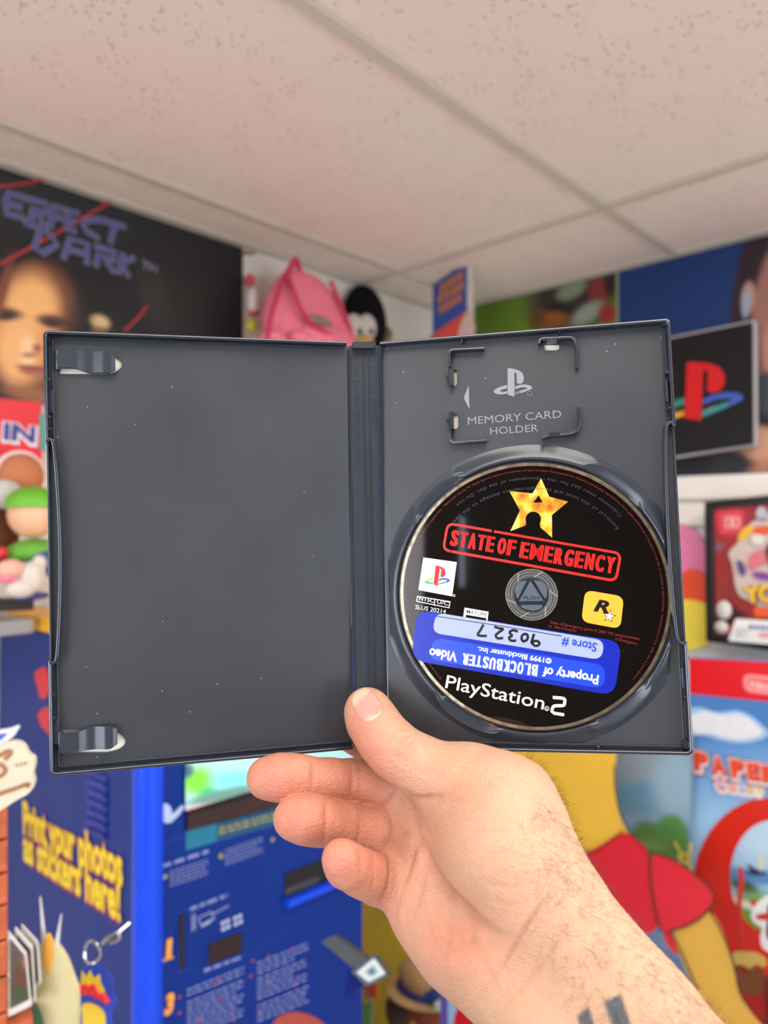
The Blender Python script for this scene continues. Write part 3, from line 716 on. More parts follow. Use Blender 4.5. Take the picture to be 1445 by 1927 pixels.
dtext(wh, 'R', (739, 1119), (747, 1121), 9)
wh.wall(RP, [RP.P(*zd(348 + 4.5 * math.cos(t), 634 + 4.5 * math.sin(t)), Z1) for t in np.linspace(0, 6.28, 12)], .2, Z1 - .01, Z1)
obj('white_print', wh, flat((232, 232, 230), .35), disc)
bl = MB(); dtext(bl, 'MATURE', (401, 709), (487, 723), 16, z=Z2, bold=.01); obj('rating_lettering', bl, flat((10, 10, 12), .3), disc)
obj('studio_square', MB().prism(RP, rquad(D_([(905, 610), (1070, 638), (1055, 776), (889, 745)]), 3.6, 6), None, Z1), flat((243, 160, 48), .35), disc)
bl = MB(); dtext(bl, 'R', (940, 697), (1006, 708), 52, z=Z2, bold=.045, shear=.25)
def starp(cx, cy, r, rot=0, k=.42): return [(cx + (r if i % 2 == 0 else r * k) * math.sin(math.radians(i * 36 + rot)), cy - (r if i % 2 == 0 else r * k) * math.cos(math.radians(i * 36 + rot))) for i in range(10)]
bl.prism(RP, D_(starp(1008, 722, 30, 12)), None, Z2); obj('studio_letter', bl, flat((12, 10, 10), .3), disc)
obj('studio_star', MB().prism(RP, D_(starp(1008, 722, 22, 12)), None, Z3), flat((240, 240, 240), .3), disc)
rt = MB(); dtext(rt, 'State of Emergency game © 2001 VIS entertainment', (757, 752), (1137, 824), 13)
dtext(rt, 'plc.  State of Emergency', (750, 768), (868, 789), 12); dtext(rt, 'of Emergency', (1032, 822), (1125, 844), 13)
dtext(rt, '*', (1064, 872), (1072, 874), 8)
ring = '"PlayStation" and the "PS" Family logo are registered trademarks of Sony Computer Entertainment Inc. Unauthorized copying, reproduction, rental, public performance or broadcast of this disc is a violation of applicable laws.  Manufactured in U.S.A. under one or more patents.'
ring_text(rt, RP, DC, 56.0, 'For home use only. Licensed by Sony Computer Entertainment America for use with the PlayStation 2 computer entertainment system with NTSC U/C designation only. ' , 222, 134, .8, Z1)
ring_text(rt, RP, DC, 56.0, ring, 133, -42, .85, Z1)
obj('red_small_print', rt, flat((122, 24, 28), .35), disc)
gt = MB(); ring_text(gt, RP, DC, 53.2, 'Customer must pay for the replacement of the disc. Do not', 40, 128, 1.5, Z1 + .01, inward=True)
ring_text(gt, RP, DC, 48.6, 'Removal of this label will cause permanent damage to the disc.', 36, 136, 1.5, Z1 + .01, inward=True)
obj('faint_ring_print', gt, flat((52, 48, 66), .3), disc)
# rental sticker, stuck upside down
blue = mat('sticker_blue', (12, 34, 160), .28, .4, alpha=.95, noise=.02)
stk = obj('rental_sticker', MB().prism(RP, rquad(D_([(190, 693), (1062, 830), (1030, 1060), (168, 908)], Z3), 6.5, 7), Z2, Z2 + .05), blue, disc, 'blue rental shop property sticker stuck on upside down')
Z3, Z4, Z5 = Z2 + .07, Z2 + .09, Z2 + .11
obj('highlight', MB().prism(RP, rquad(D_([(262, 812), (992, 930), (985, 1030), (240, 905)], Z3), 4.5, 6), None, Z3), mat('sticker_mid_blue', (20, 62, 205), .28), stk)
obj('clear_window', MB().prism(RP, rquad(D_([(272, 706), (988, 824), (975, 908), (255, 792)], Z3), 4.2, 7), None, Z3), mat('sticker_window', (176, 190, 222), .28, alpha=.70), stk)
w_ = MB(); dtext(w_, 'Property of', (964, 974), (728, 938), 40, z=Z4, bold=.03)
dblock(w_, 'BLOCKBUSTER', (708, 930), (384, 879), 48, z=Z4, fat=.14); dtext(w_, 'Video', (364, 876), (245, 858), 40, z=Z4, bold=.03)
dtext(w_, '©1999 Blockbuster Inc.', (764, 902), (450, 852), 22, z=Z4, bold=.02)
obj('lettering', w_, flat((225, 232, 245), .3), stk)
w_ = MB(); dtext(w_, 'Store #', (957, 837), (808, 814), 38, z=Z4, bold=.02); obj('store_lettering', w_, flat((28, 62, 170), .3), stk)
w_ = MB(); w_.ribbon(RP, D_([(276, 722), (540, 762), (805, 806)], Z4), .35, Z4)
def hand_digit(strokes, x, y, s=1.0):
    for st_ in strokes:   # unit digits, upright; placed upside down
        w_.ribbon(RP, smoothpoly(D_([(x - p[0] * 46 * s - p[1] * 9, y - (p[0] * 8 - (1 - p[1]) * 0) + (p[1]) * 48 * s) for p in st_], Z4), False, 2), 1.15, Z4)
hand_digit([[(.8, .75), (.4, 1), (.05, .75), (.2, .5), (.6, .5), (.85, .8), (.8, .4), (.75, 0)]], 722, 806)
hand_digit([[(.5, 1), (.1, .8), (.05, .3), (.4, 0), (.85, .3), (.8, .8), (.5, 1)]], 668, 798, .72)
hand_digit([[(.1, .9), (.5, 1), (.8, .75), (.4, .52), (.85, .3), (.5, 0), (.1, .08)]], 622, 783)
hand_digit([[(.1, .85), (.5, 1), (.8, .75), (.5, .4), (.1, .05), (.5, .08), (.95, .02)]], 566, 774)
hand_digit([[(.1, .88), (.5, .95), (.95, .95), (.7, .5), (.55, 0)]], 497, 764)
obj('handwriting', w_, flat((14, 14, 20), .3), stk)
# ---------------------------------------------------------------- the person: right hand and forearm (one continuous skin)
def c3(px, py, z, rpx): return (np.array([(px - CX) * z / FPX, (py - CY) * z / FPX, z]), rpx * z / FPX)
VOX = 0.85
lo = np.array([-66., 78., 112.]); hi = np.array([222., 345., 374.])
gx, gy, gz = [np.arange(lo[i], hi[i], VOX, dtype=np.float32) for i in range(3)]
SH = (len(gx), len(gy), len(gz))
def newf(): return np.full(SH, 12.0, np.float32)
def smin(a, b, k):
    if k <= 0: return np.minimum(a, b)
    h = np.clip(.5 + .5 * (b - a) / k, 0, 1); return b * (1 - h) + a * h - k * h * (1 - h)
def carve_prim(Dd, A, B, k, sq=None):
    (a, r1), (b, r2) = A, B; m = max(r1, r2) + k + 3
    i0 = np.maximum(((np.minimum(a, b) - m - lo) / VOX).astype(int), 0); i1 = np.minimum(((np.maximum(a, b) + m - lo) / VOX).astype(int) + 1, SH)
    if (i1 <= i0).any(): return
    X, Y, Z = np.meshgrid(gx[i0[0]:i1[0]] - a[0], gy[i0[1]:i1[1]] - a[1], gz[i0[2]:i1[2]] - a[2], indexing='ij', sparse=True)
    ba = (b - a); L2 = max(float(ba @ ba), 1e-6)
    h = np.clip((X * ba[0] + Y * ba[1] + Z * ba[2]) / L2, 0, 1).astype(np.float32)
    d = np.sqrt((X - h * ba[0]) ** 2 + (Y - h * ba[1]) ** 2 + (Z - h * ba[2]) ** 2) - (r1 + (r2 - r1) * h)
    sl = tuple(slice(i0[i], i1[i]) for i in range(3)); Dd[sl] = smin(Dd[sl], d.astype(np.float32), k)
def chain(Dd, pts, k):
    P_ = [c3(*p) for p in pts]
    for A, B in zip(P_, P_[1:]): carve_prim(Dd, A, B, k)
palm = newf()
chain(palm, [(800, 1505, 330, 46), (905, 1560, 313, 92)], 9)            # under the index and middle fingers
chain(palm, [(766, 1500, 324, 44), (860, 1570, 314, 80), (930, 1660, 298, 110)], 9)
chain(palm, [(768, 1578, 319, 48), (850, 1640, 308, 72), (930, 1720, 290, 104)], 9)
chain(palm, [(764, 1655, 312, 56), (812, 1710, 303, 72), (866, 1762, 292, 84), (930, 1792, 281, 92)], 9)   # heel below the little finger
chain(palm, [(930, 1792, 281, 92), (985, 1840, 268, 92), (1062, 1950, 252, 97), (1260, 2190, 224, 116), (1420, 2400, 196, 132), (2163, 3727, 144, 350)], 14)
chain(palm, [(880, 1470, 305, 64), (935, 1530, 296, 106), (966, 1612, 284, 104), (1022, 1690, 271, 88), (1070, 1755, 262, 82)], 12)  # ball of the thumb
chain(palm, [(1070, 1755, 262, 82), (1150, 1850, 251, 84), (1225, 1935, 243, 86), (1370, 2110, 222, 104), (1540, 2320, 196, 130), (2316, 3580, 144, 350)], 14)
thumb = newf()
chain(thumb, [(690, 1335, 331.0, 40.5), (700, 1356, 328.5, 44), (722, 1390, 320, 45.5), (748, 1416, 314.5, 47), (800, 1446, 309, 52), (860, 1480, 303, 66), (930, 1535, 296, 98)], 6)
F1 = newf(); chain(F1, [(503, 1464, 320, 39), (528, 1463, 320, 42), (560, 1463, 323, 40), (590, 1467, 326, 37.5), (620, 1470, 330, 40), (660, 1471, 335, 39.5), (700, 1475, 335, 41), (768, 1488, 328, 44)], 3)
F2 = newf(); chain(F2, [(553, 1540, 309, 39), (575, 1542, 309, 43), (600, 1547, 313, 41), (618, 1549, 316, 38.5), (645, 1553, 321, 39.5), (680, 1556, 325, 38.5), (705, 1558, 326, 40), (768, 1572, 321, 43)], 3)
F3 = newf(); chain(F3, [(641, 1616, 285, 36), (652, 1628, 288, 39.5), (676, 1641, 294, 40), (692, 1648, 298, 40.5), (712, 1655, 304, 43.5), (762, 1668, 310, 50)], 3)
F0 = newf(); chain(F0, [(598, 1352, 359, 29), (625, 1362, 361, 32), (670, 1384, 361, 33), (715, 1412, 359, 36), (765, 1452, 352, 41), (820, 1500, 336, 48)], 3)
Dm = smin(palm, thumb, 6.0)
for f_, k_ in ((F0, 5.0), (F1, 3.0), (F2, 3.0), (F3, 3.5)): Dm = np.minimum(Dm, smin(palm, f_, k_))
del palm, thumb, F0, F1, F2, F3
# surface nets
def surface_nets(D):
    ins = D < 0
    s = [slice(None, -1), slice(1, None)]
    cnt = np.zeros(tuple(n - 1 for n in D.shape), np.uint8)
    for i in (0, 1):
        for j in (0, 1):
            for k in (0, 1): cnt += ins[s[i], s[j], s[k]]
    act = (cnt > 0) & (cnt < 8); idx = np.argwhere(act); del cnt
    vid = np.full(act.shape, -1, np.int32); vid[act] = np.arange(len(idx), dtype=np.int32)
    acc = np.zeros((len(idx), 3)); n = np.zeros(len(idx))
    cor = [(i, j, k) for i in (0, 1) for j in (0, 1) for k in (0, 1)]
    val = {c: D[idx[:, 0] + c[0], idx[:, 1] + c[1], idx[:, 2] + c[2]] for c in cor}
    for c in cor:
        for ax in range(3):
            if c[ax] == 0:
                c2 = list(c); c2[ax] = 1; c2 = tuple(c2); a, b = val[c], val[c2]; m = (a < 0) != (b < 0)
                t = np.where(m, a / np.where(m, a - b, 1), 0); p = np.tile(np.array(c, float), (len(idx), 1)); p[:, ax] = t
                acc[m] += p[m]; n[m] += 1
    V = idx + acc / n[:, None]; fs = []
    for ax in range(3):
        u, v = (ax + 1) % 3, (ax + 2) % 3
        a = [slice(None)] * 3; b = [slice(None)] * 3; a[ax] = slice(None, -1); b[ax] = slice(1, None)
        A, B = ins[tuple(a)], ins[tuple(b)]; e = np.argwhere(A != B); e = e[(e[:, u] > 0) & (e[:, v] > 0) & (e[:, u] < D.shape[u] - 1) & (e[:, v] < D.shape[v] - 1)]
        q = []
        for du, dv in ((-1, -1), (0, -1), (0, 0), (-1, 0)):
            c = e.copy(); c[:, u] += du; c[:, v] += dv; q.append(vid[c[:, 0], c[:, 1], c[:, 2]])
        q = np.stack(q, 1); fl = A[e[:, 0], e[:, 1], e[:, 2]]; q[~fl] = q[~fl][:, ::-1]; fs.append(q)
    return V, np.concatenate(fs)
HV, HF = surface_nets(Dm); HV = HV * VOX + lo; del Dm
HF = HF[(HF >= 0).all(1)]
# relax a little (umbrella smoothing), then fold creases into the front surface
def relax(V, F, it, lam=.5):
    e = np.concatenate([F[:, [0, 1]], F[:, [1, 2]], F[:, [2, 3]], F[:, [3, 0]]]); e = np.concatenate([e, e[:, ::-1]])
    deg = np.bincount(e[:, 0], minlength=len(V))
    for _ in range(it):
        S = np.stack([np.bincount(e[:, 0], V[e[:, 1], i], len(V)) for i in range(3)], 1); V = V + lam * (S / deg[:, None] - V)
    return V
HV = relax(HV, HF, 4)
def vnormals(V, F):
    n = np.cross(V[F[:, 2]] - V[F[:, 0]], V[F[:, 3]] - V[F[:, 1]]); N = np.stack([np.bincount(F.ravel(), np.repeat(n[:, i], 4), len(V)) for i in range(3)], 1)
    return N / (np.linalg.norm(N, axis=1)[:, None] + 1e-9)
HN = vnormals(HV, HF)
HX = CX + FPX * HV[:, 0] / HV[:, 2]; HY = CY + FPX * HV[:, 1] / HV[:, 2]
VD = -HV / np.linalg.norm(HV, axis=1)[:, None]
if (HN * VD).sum(1)[np.argmin(HV[:, 2])] < 0: HN = -HN; HF = HF[:, ::-1]
front = np.clip((HN * VD).sum(1) * 4, 0, 1)
def dpoly(X, Y, pts):
    d = np.full(len(X), 1e9); tt = np.zeros(len(X)); n = len(pts) - 1
    for i in range(n):
        a = np.array(pts[i], float); b = np.array(pts[i + 1], float); ba = b - a
        h = np.clip(((X - a[0]) * ba[0] + (Y - a[1]) * ba[1]) / (ba @ ba), 0, 1); q = np.hypot(X - a[0] - h * ba[0], Y - a[1] - h * ba[1])
        m = q < d; d[m] = q[m]; tt[m] = (i + h[m]) / n
    return d, tt
# (points in photo pixels, depth mm, half width px)
creases = [
 ([(741, 1482), (732, 1498), (722, 1512), (718, 1522)], .9, 4.5), ([(718, 1520), (731, 1545), (732, 1570), (718, 1597)], .9, 4.5),
 ([(724, 1597), (735, 1625), (733, 1665), (712, 1708)], .8, 4.5),
 ([(588, 1428), (589, 1465), (583, 1503)], .55, 5), ([(660, 1433), (663, 1470), (660, 1512)], .4, 4), ([(676, 1436), (680, 1470), (672, 1512)], .4, 4),
 ([(612, 1502), (615, 1548), (607, 1590)], .55, 5), ([(673, 1510), (678, 1552), (670, 1594)], .4, 4), ([(684, 1508), (684, 1550), (679, 1580)], .3, 3),
 ([(674, 1597), (681, 1625), (676, 1665)], .5, 5), ([(700, 1605), (705, 1640), (697, 1685)], .35, 4),
 ([(762, 1482), (778, 1502), (801, 1500), (828, 1499), (862, 1494)], 1.1, 5), ([(790, 1512), (830, 1511), (880, 1503)], .35, 4),
 ([(778, 1503), (781, 1540), (797, 1590), (822, 1645), (850, 1690), (885, 1725), (930, 1755), (975, 1768)], 1.7, 10),
 ([(797, 1572), (783, 1600), (775, 1632), (756, 1672), (745, 1700), (743, 1742)], .9, 5.5),
 ([(756, 1575), (790, 1573)], .3, 5), ([(735, 1590), (760, 1575), (775, 1560)], .4, 4),
 ([(812, 1590), (803, 1640), (790, 1690), (768, 1750)], .45, 5), ([(838, 1640), (842, 1690), (838, 1740), (850, 1800)], .35, 6), ([(870, 1700), (880, 1740), (900, 1790)], .4, 6),
 ([(905, 1872), (935, 1835), (975, 1770), (1000, 1725), (1040, 1680), (1085, 1645)], .8, 4),
 ([(925, 1920), (965, 1872), (1010, 1830), (1050, 1770), (1082, 1720)], .45, 4),
 ([(725, 1385), (745, 1392), (762, 1388), (776, 1378)], .45, 3.5), ([(722, 1398), (748, 1402), (772, 1396), (788, 1388)], .5, 3.5), ([(728, 1412), (752, 1412), (775, 1404)], .35, 3), ([(745, 1378), (757, 1371), (768, 1374)], .3, 3),
 ([(712, 1372), (728, 1380), (746, 1384)], .35, 3), ([(734, 1406), (756, 1405), (780, 1396)], .35, 2.5), ([(740, 1424), (765, 1420), (788, 1408)], .3, 3), ([(752, 1388), (766, 1384), (780, 1386)], .3, 2.5), ([(880, 1520), (940, 1530), (1000, 1524)], .2, 3), ([(1010, 1655), (1040, 1640), (1070, 1612)], .35, 5), ([(880, 1760), (912, 1800), (925, 1850)], .35, 6), ([(800, 1730), (820, 1770), (850, 1810)], .3, 5),
 ([(730, 1418), (800, 1450), (860, 1470)], .25, 9), ([(850, 1540), (920, 1552), (990, 1545)], .2, 4), ([(860, 1558), (930, 1570), (1010, 1560)], .2, 4), ([(800, 1540), (850, 1535), (900, 1525)], .2, 4),
 ([(900, 1650), (950, 1668), (1000, 1668), (1030, 1655)], .3, 5), ([(920, 1690), (960, 1700), (1000, 1698)], .25, 5),
]
# soft swells: (x, y, rx, ry, height mm)
swells = [(960, 1600, 120, 95, 3.2), (850, 1800, 60, 50, 2.2), (780, 1600, 30, 70, .8), (905, 1440, 60, 26, .8), (690, 1480, 24, 26, .6), (632, 1470, 24, 26, .6), (540, 1462, 36, 30, .6), (575, 1545, 30, 30, .6), (655, 1615, 26, 24, .5), (1010, 1800, 40, 60, -1.0), (930, 1870, 40, 40, -.8), (862, 1730, 46, 60, -2.6), (1120, 1800, 30, 110, -.6)]
disp = np.zeros(len(HV)); red_ = np.zeros(len(HV))
for pts, dep, hw in creases:
    d, t = dpoly(HX, HY, smoothpoly(pts, False, 2)); w = np.exp(-(d / hw) ** 2) * np.clip(np.minimum(t, 1 - t) * 3.2 + .04, 0, 1) * (.75 + .25 * np.sin(t * 9 + dep * 20)); disp -= 1.45 * dep * w; red_ += w * min(1, dep) * .8
    w2 = np.exp(-(d / (hw * 3)) ** 2); disp += .18 * dep * w2
for x, y, rx, ry, h in swells: disp += h * np.exp(-((HX - x) / rx) ** 2 - ((HY - y) / ry) ** 2)
# tendons and forearm relief
HV = HV + HN * (disp * front)[:, None]
HN = vnormals(HV, HF)
if (HN * VD).sum(1)[np.argmin(HV[:, 2])] < 0: HN = -HN
# skin colour: pinker fingers and heel, yellower forearm, creases redder and darkened with painted shade; tattoo bars on the forearm
sk = lambda c: np.array(lin(c))
base = sk((187, 145, 118)); pink = sk((194, 118, 97)); pale = sk((196, 152, 122)); arm = sk((184, 146, 117)); redc = sk((138, 70, 54))
col = np.tile(base, (len(HV), 1))
def mixc(w, c):
    global col
    w = np.clip(w, 0, 1)[:, None]; col = col * (1 - w) + c * w
g2 = lambda x, y, rx, ry: np.exp(-((HX - x) / rx) ** 2 - ((HY - y) / ry) ** 2)
mixc(1 / (1 + np.exp(-((HX + HY * .9) - 2560) / 70)), arm)
mixc(np.clip((790 - HX) / 90, 0, 1) * (HY > 1405) * .55, pink)
for a in ((520, 1466, 62, 44, .85), (565, 1545, 52, 46, .85), (648, 1620, 46, 44, .8), (672, 1372, 34, 60, .6), (632, 1470, 26, 34, .3), (700, 1478, 30, 34, .45), (705, 1560, 26, 34, .45), (712, 1650, 24, 40, .4), (890, 1800, 75, 60, .42), (840, 1760, 60, 60, .35), (790, 1640, 40, 80, .3), (860, 1490, 60, 26, .35), (700, 1400, 50, 30, .35), (800, 1560, 40, 60, .2)): mixc(g2(*a[:4]) * a[4], pink)
for a in ((945, 1600, 90, 70, .6), (820, 1450, 60, 30, .4), (560, 1440, 20, 14, .3), (1100, 1700, 90, 70, .3)): mixc(g2(*a[:4]) * a[4], pale)
nsm = np.sin(HX * .09 + np.sin(HY * .07) * 2) * np.sin(HY * .083 + np.sin(HX * .06) * 2)
mixc(np.clip(nsm, 0, 1) * .10, pink)
mixc(red_ * .36 * front, redc)
tat = np.zeros(len(HV))
for quad in ([(1136, 1885), (1168, 1870), (1190, 1935), (1155, 1945)], [(1085, 1912), (1108, 1895), (1122, 1945), (1098, 1955)]):
    e = np.full(len(HV), 1e9); q = quad
    for i in range(4):
        a, b = np.array(q[i], float), np.array(q[(i + 1) % 4], float); n_ = np.array([-(b - a)[1], (b - a)[0]]); n_ /= np.linalg.norm(n_)
        e = np.minimum(e, (HX - a[0]) * n_[0] + (HY - a[1]) * n_[1])
    tat = np.maximum(tat, np.clip(e / 5 + .5, 0, 1))
mixc(tat * .95 * front, sk((62, 70, 78)))
m_skin = mat('skin', (255, 255, 255), .46, .38, vcol=True, noise=.035, nscale=260, sss=.12, bump=.0)
def skin_bump(m):
    nt = m.node_tree; N = nt.nodes; L = nt.links; bs = N['Principled BSDF']; tc = [n for n in N if n.type == 'TEX_COORD'][0]
    vo = N.new('ShaderNodeTexVoronoi'); vo.inputs['Scale'].default_value = 900; vo.feature = 'DISTANCE_TO_EDGE'; L.new(tc.outputs['Object'], vo.inputs['Vector'])
    mp = N.new('ShaderNodeMapping'); mp.inputs['Rotation'].default_value = (0.2, 0.35, .5); mp.inputs['Scale'].default_value = (120, 500, 900); L.new(tc.outputs['Object'], mp.inputs['Vector'])
    nz = N.new('ShaderNodeTexNoise'); nz.inputs['Scale'].default_value = 1; nz.inputs['Detail'].default_value = 3; L.new(mp.outputs[0], nz.inputs['Vector'])
    ad = N.new('ShaderNodeMath'); ad.operation = 'ADD'; L.new(nz.outputs['Fac'], ad.inputs[0]); L.new(vo.outputs['Distance'], ad.inputs[1])
    bp = N.new('ShaderNodeBump'); bp.inputs['Strength'].default_value = .75; bp.inputs['Distance'].default_value = .0006
    L.new(ad.outputs[0], bp.inputs['Height']); L.new(bp.outputs['Normal'], bs.inputs['Normal'])
skin_bump(m_skin)
Mn = np.array(CAMMM.M); HW = HV @ Mn[:3, :3].T + Mn[:3, 3]
mb = MB(); mb.v = [tuple(v) for v in HW]; mb.f = [tuple(int(i) for i in f) for f in HF]
person = obj('person', mb, m_skin, None, "person's outstretched right hand and hairy forearm, thumb gripping the open case from below", 'person', smooth=180, vcols=col)
bvh = BVHTree.FromPolygons([Vector(v) for v in HV], [tuple(int(i) for i in f) for f in HF])
def on_skin(px, py, off=0.0):
    d = Vector(((px - CX) / FPX, (py - CY) / FPX, 1)).normalized(); hit, n, i, _ = bvh.ray_cast(Vector((0, 0, 0)), d)
    if hit is None: return None, None
    nn = Vector(HN[HF[i][0]]); return hit + nn * off, nn
# thumbnail
outl = smoothpoly([(664, 1304), (660, 1322), (668, 1343), (682, 1357), (698, 1357), (716, 1346), (722, 1334), (712, 1313), (697, 1296), (680, 1291)], True, 2)
cxn, cyn = 690, 1325; vs = []; fs = []; rings = [1.0, .96, .85, .65, .4, .2]; m = len(outl)
for j, s_ in enumerate(rings):
    for x, y in outl:
        qx, qy = cxn + (x - cxn) * s_, cyn + (y - cyn) * s_; p, nn = on_skin(qx, qy, [-.15, .22, .34, .42, .46, .48][j]); vs.append(p if p is not None else vs[-1])
p, nn = on_skin(cxn, cyn, .48); vs.append(p)
for j in range(len(rings) - 1):
    for k in range(m): k2 = (k + 1) % m; fs.append((j * m + k, j * m + k2, (j + 1) * m + k2, (j + 1) * m + k))
for k in range(m): fs.append(((len(rings) - 1) * m + k, (len(rings) - 1) * m + (k + 1) % m, len(vs) - 1))
ncol = []
for v in vs:
    x, y = CX + FPX * v.x / v.z, CY + FPX * v.y / v.z
    f1 = np.clip((1330 - y - (x - 690) * .9 - 22) / 5, 0, 1); f2 = np.exp(-(((x - 702) / 17) ** 2 + ((y - 1352) / 7) ** 2) ** 1.2)
    c = sk((200, 134, 122)) * (1 - f1) + sk((206, 172, 148)) * f1; c = c * (1 - .55 * f2) + sk((216, 180, 170)) * .55 * f2; ncol.append(c)
mb = MB(); mb.v = [tuple(CAMMM.M @ v) for v in vs]; mb.f = fs
obj('thumbnail', mb, mat('nail', (255, 255, 255), .28, .5, vcol=True, noise=.02, coat=.2), person, 'short pink thumbnail', smooth=80, vcols=np.array(ncol))
# arm hair: fine dark hairs rooted in the skin
hb = MB()
def hair(px, py, ln, ang, curl, rad=.032, lift=.5):
    p, n = on_skin(px, py)
    if p is None: return
    t = Vector((math.cos(ang), math.sin(ang), 0)); t = (t - n * t.dot(n)).normalized(); b = n.cross(t); pts = []; q = p - n * .1
    for i in range(5):
        pts.append(tuple(q)); s_ = i / 4; d = (t * math.cos(curl * s_) + b * math.sin(curl * s_) + n * (lift * (1 - s_ * 1.3))).normalized(); q = q + d * ln / 4
    hb.tube([CAMMM.M @ Vector(a) for a in pts], [rad * .001 * (1 - .75 * i / 4) for i in range(5)], 3, cap=False)
R_ = random.Random(3)
for _ in range(1150):
    u = R_.random(); v = R_.random() ** 1.5      # u along the arm, v from the thumb-side edge inwards
    x = 1020 + 350 * u - v * (80 + 150 * u) + R_.uniform(-8, 8); y = 1500 + 450 * u + v * (70 + 110 * u) + R_.uniform(-8, 8)
    if R_.random() < v * .85: continue
    hair(x, y, R_.uniform(5, 11), R_.choice([.9, 1.0, 2.4, 2.0]) + R_.uniform(-.7, .7), R_.uniform(-1.4, 1.4), R_.uniform(.030, .050), R_.uniform(.2, .8))
# hairs standing out along the upper contour
sel = np.where((HX > 990) & (HY > 1405) & (np.abs((HN * VD).sum(1)) < .16) & (HN[:, 0] * .77 - HN[:, 1] * .63 > .5) & (HX < 1460))[0]
for i in R_.sample(list(sel), min(len(sel), 340)):
    p = Vector(HV[i]); n = Vector(HN[i]); t = Vector((.62, .75, R_.uniform(-.3, .3))); t = (t - n * t.dot(n)).normalized(); sgn = R_.uniform(-.6, .9); q = p - n * .1; pts = []; ln = R_.uniform(2.5, 5.5)
    for k in range(5):
        pts.append(tuple(q)); s_ = k / 4; d = (t * (sgn + .7 * s_) + n * (.95 - .9 * s_)).normalized(); q = q + d * ln / 4
    hb.tube([CAMMM.M @ Vector(a) for a in pts], [0.001 * .045 * (1 - .75 * k / 4) for k in range(5)], 3, cap=False)
obj('arm_hair', hb, mat('dark_hair', (58, 40, 30), .5, .3), person, kind='stuff')
# ---------------------------------------------------------------- left wall: the dark game poster
PL = wall_l(B_WALL - .004)
q = PX(PL, [(-260, 245), (457, 459), (457, 808), (-260, 720)])
ytop = Z_CEIL - .012
q[0] = (q[0][0], ytop); q[1] = (q[1][0], ytop)
poster = obj('poster', MB().prism(PL, q, -.003, 0), flat((16, 16, 20), .35, .4), None, 'large black poster with silver-blue angular title and half-lit face, on the left wall', 'poster', 'printed posters')
S_ = [(60, 360, 300, 70, (36, 37, 42), 1.6, 15), (300, 560, 34, 60, (44, 41, 40), 1.5, -25), (350, 560, 40, 60, (30, 28, 28), 1.6, 0),
 (60, 700, 160, 230, (8, 8, 10), .9, 0), (68, 625, 84, 128, (58, 32, 26), .45, 8), (62, 618, 78, 116, (128, 80, 52), .5, 8), (48, 616, 62, 104, (214, 150, 92), .6, 8), (60, 575, 44, 46, (238, 178, 112), .8, 0), (35, 655, 36, 60, (236, 176, 112), .9, 0), (52, 662, 15, 30, (246, 200, 150), .9, 0),
 (8, 590, 34, 12, (84, 46, 42), .9, 5), (98, 604, 30, 12, (84, 42, 44), .9, 8), (8, 596, 18, 7, (40, 28, 30), .8, 0), (98, 610, 14, 6, (46, 30, 34), .8, 8), (6, 545, 10, 60, (120, 60, 40), 1.2, 14), (70, 655, 9, 8, (150, 86, 60), .9, 0), (56, 668, 16, 5, (176, 110, 78), .9, 0),
 (64, 694, 32, 6, (120, 52, 48), .8, 8), (62, 701, 26, 6, (168, 96, 80), .9, 6), (70, 745, 60, 14, (150, 96, 62), 1.2, 10), (188, 606, 18, 12, (206, 176, 128), .9, 20), (186, 622, 14, 8, (120, 84, 60), 1, 0), (130, 700, 30, 120, (26, 18, 20), 1.2, 10)]
g, gc = grid_print(PL, [(-200, 262), (452, 462), (452, 800), (-200, 728)], 150, 130, S_, (18, 18, 22), .0006)
m_ = np.array([tuple(PL.I @ Vector(v)) for v in g.v]); 
for i, v in enumerate(m_):
    if v[1] > ytop - .002: g.v[i] = tuple(PL.w(v[0], ytop - .002, .0006))
obj('poster_picture', g, vprint, poster, vcols=gc)
rl = MB()
for a in ([(0, 351), (60, 343), (103, 333)], [(0, 497), (90, 448), (215, 376)], [(235, 622), (262, 596), (276, 577)]): rl.ribbon(PL, PX(PL, a, .0009), .006, .0009)
obj('red_beam', rl, flat((158, 42, 44), .4), poster)
def strokes(mb, F, segs, w, z):
    for s in segs: mb.ribbon(F, PX(F, s, z), w, z)
def word(letters, x0, x1, f_top, f_h):
    """letters as strokes in unit boxes, mapped between sloping lines of the photo"""
    out = []; n = len(letters)
    for i, (L_, wd, st) in enumerate(letters):
        pass
    return out
LET = {'P': [[(0, 1), (0.1, 0)], [(-.2, 1), (1, 1), (.95, .45), (.1, .45)]], 'E': [[(1, .95), (.1, .95), (.0, .5), (.1, .05), (.9, .05)], [(0, .5), (.75, .5)]],
 'R': [[(.0, 0), (.1, .6)], [(-.1, .97), (1, .97), (1, .55), (.1, .5), (.5, .4), (1.0, -.1)]], 'F': [[(.05, 0), (.1, .6), (.1, .95), (1.1, .95)], [(.1, .5), (.9, .5)]],
 'C': [[(1.05, .95), (.2, .75), (.0, .45), (.3, .2), (1.0, .0)]], 'T': [[(-.15, .95), (1.3, .95)], [(.65, .9), (.5, -.05)]],
 'D': [[(-.4, 1.05), (.6, .95), (1.05, .5), (.45, .0), (.05, .1), (.2, .75)]], 'A': [[(.0, .0), (.15, .95), (.9, .95), (.95, .0)], [(.1, .45), (.9, .45)]],
 'K': [[(.15, 1), (.0, -.1)], [(1.05, .95), (.2, .5), (.8, -.15)]]}
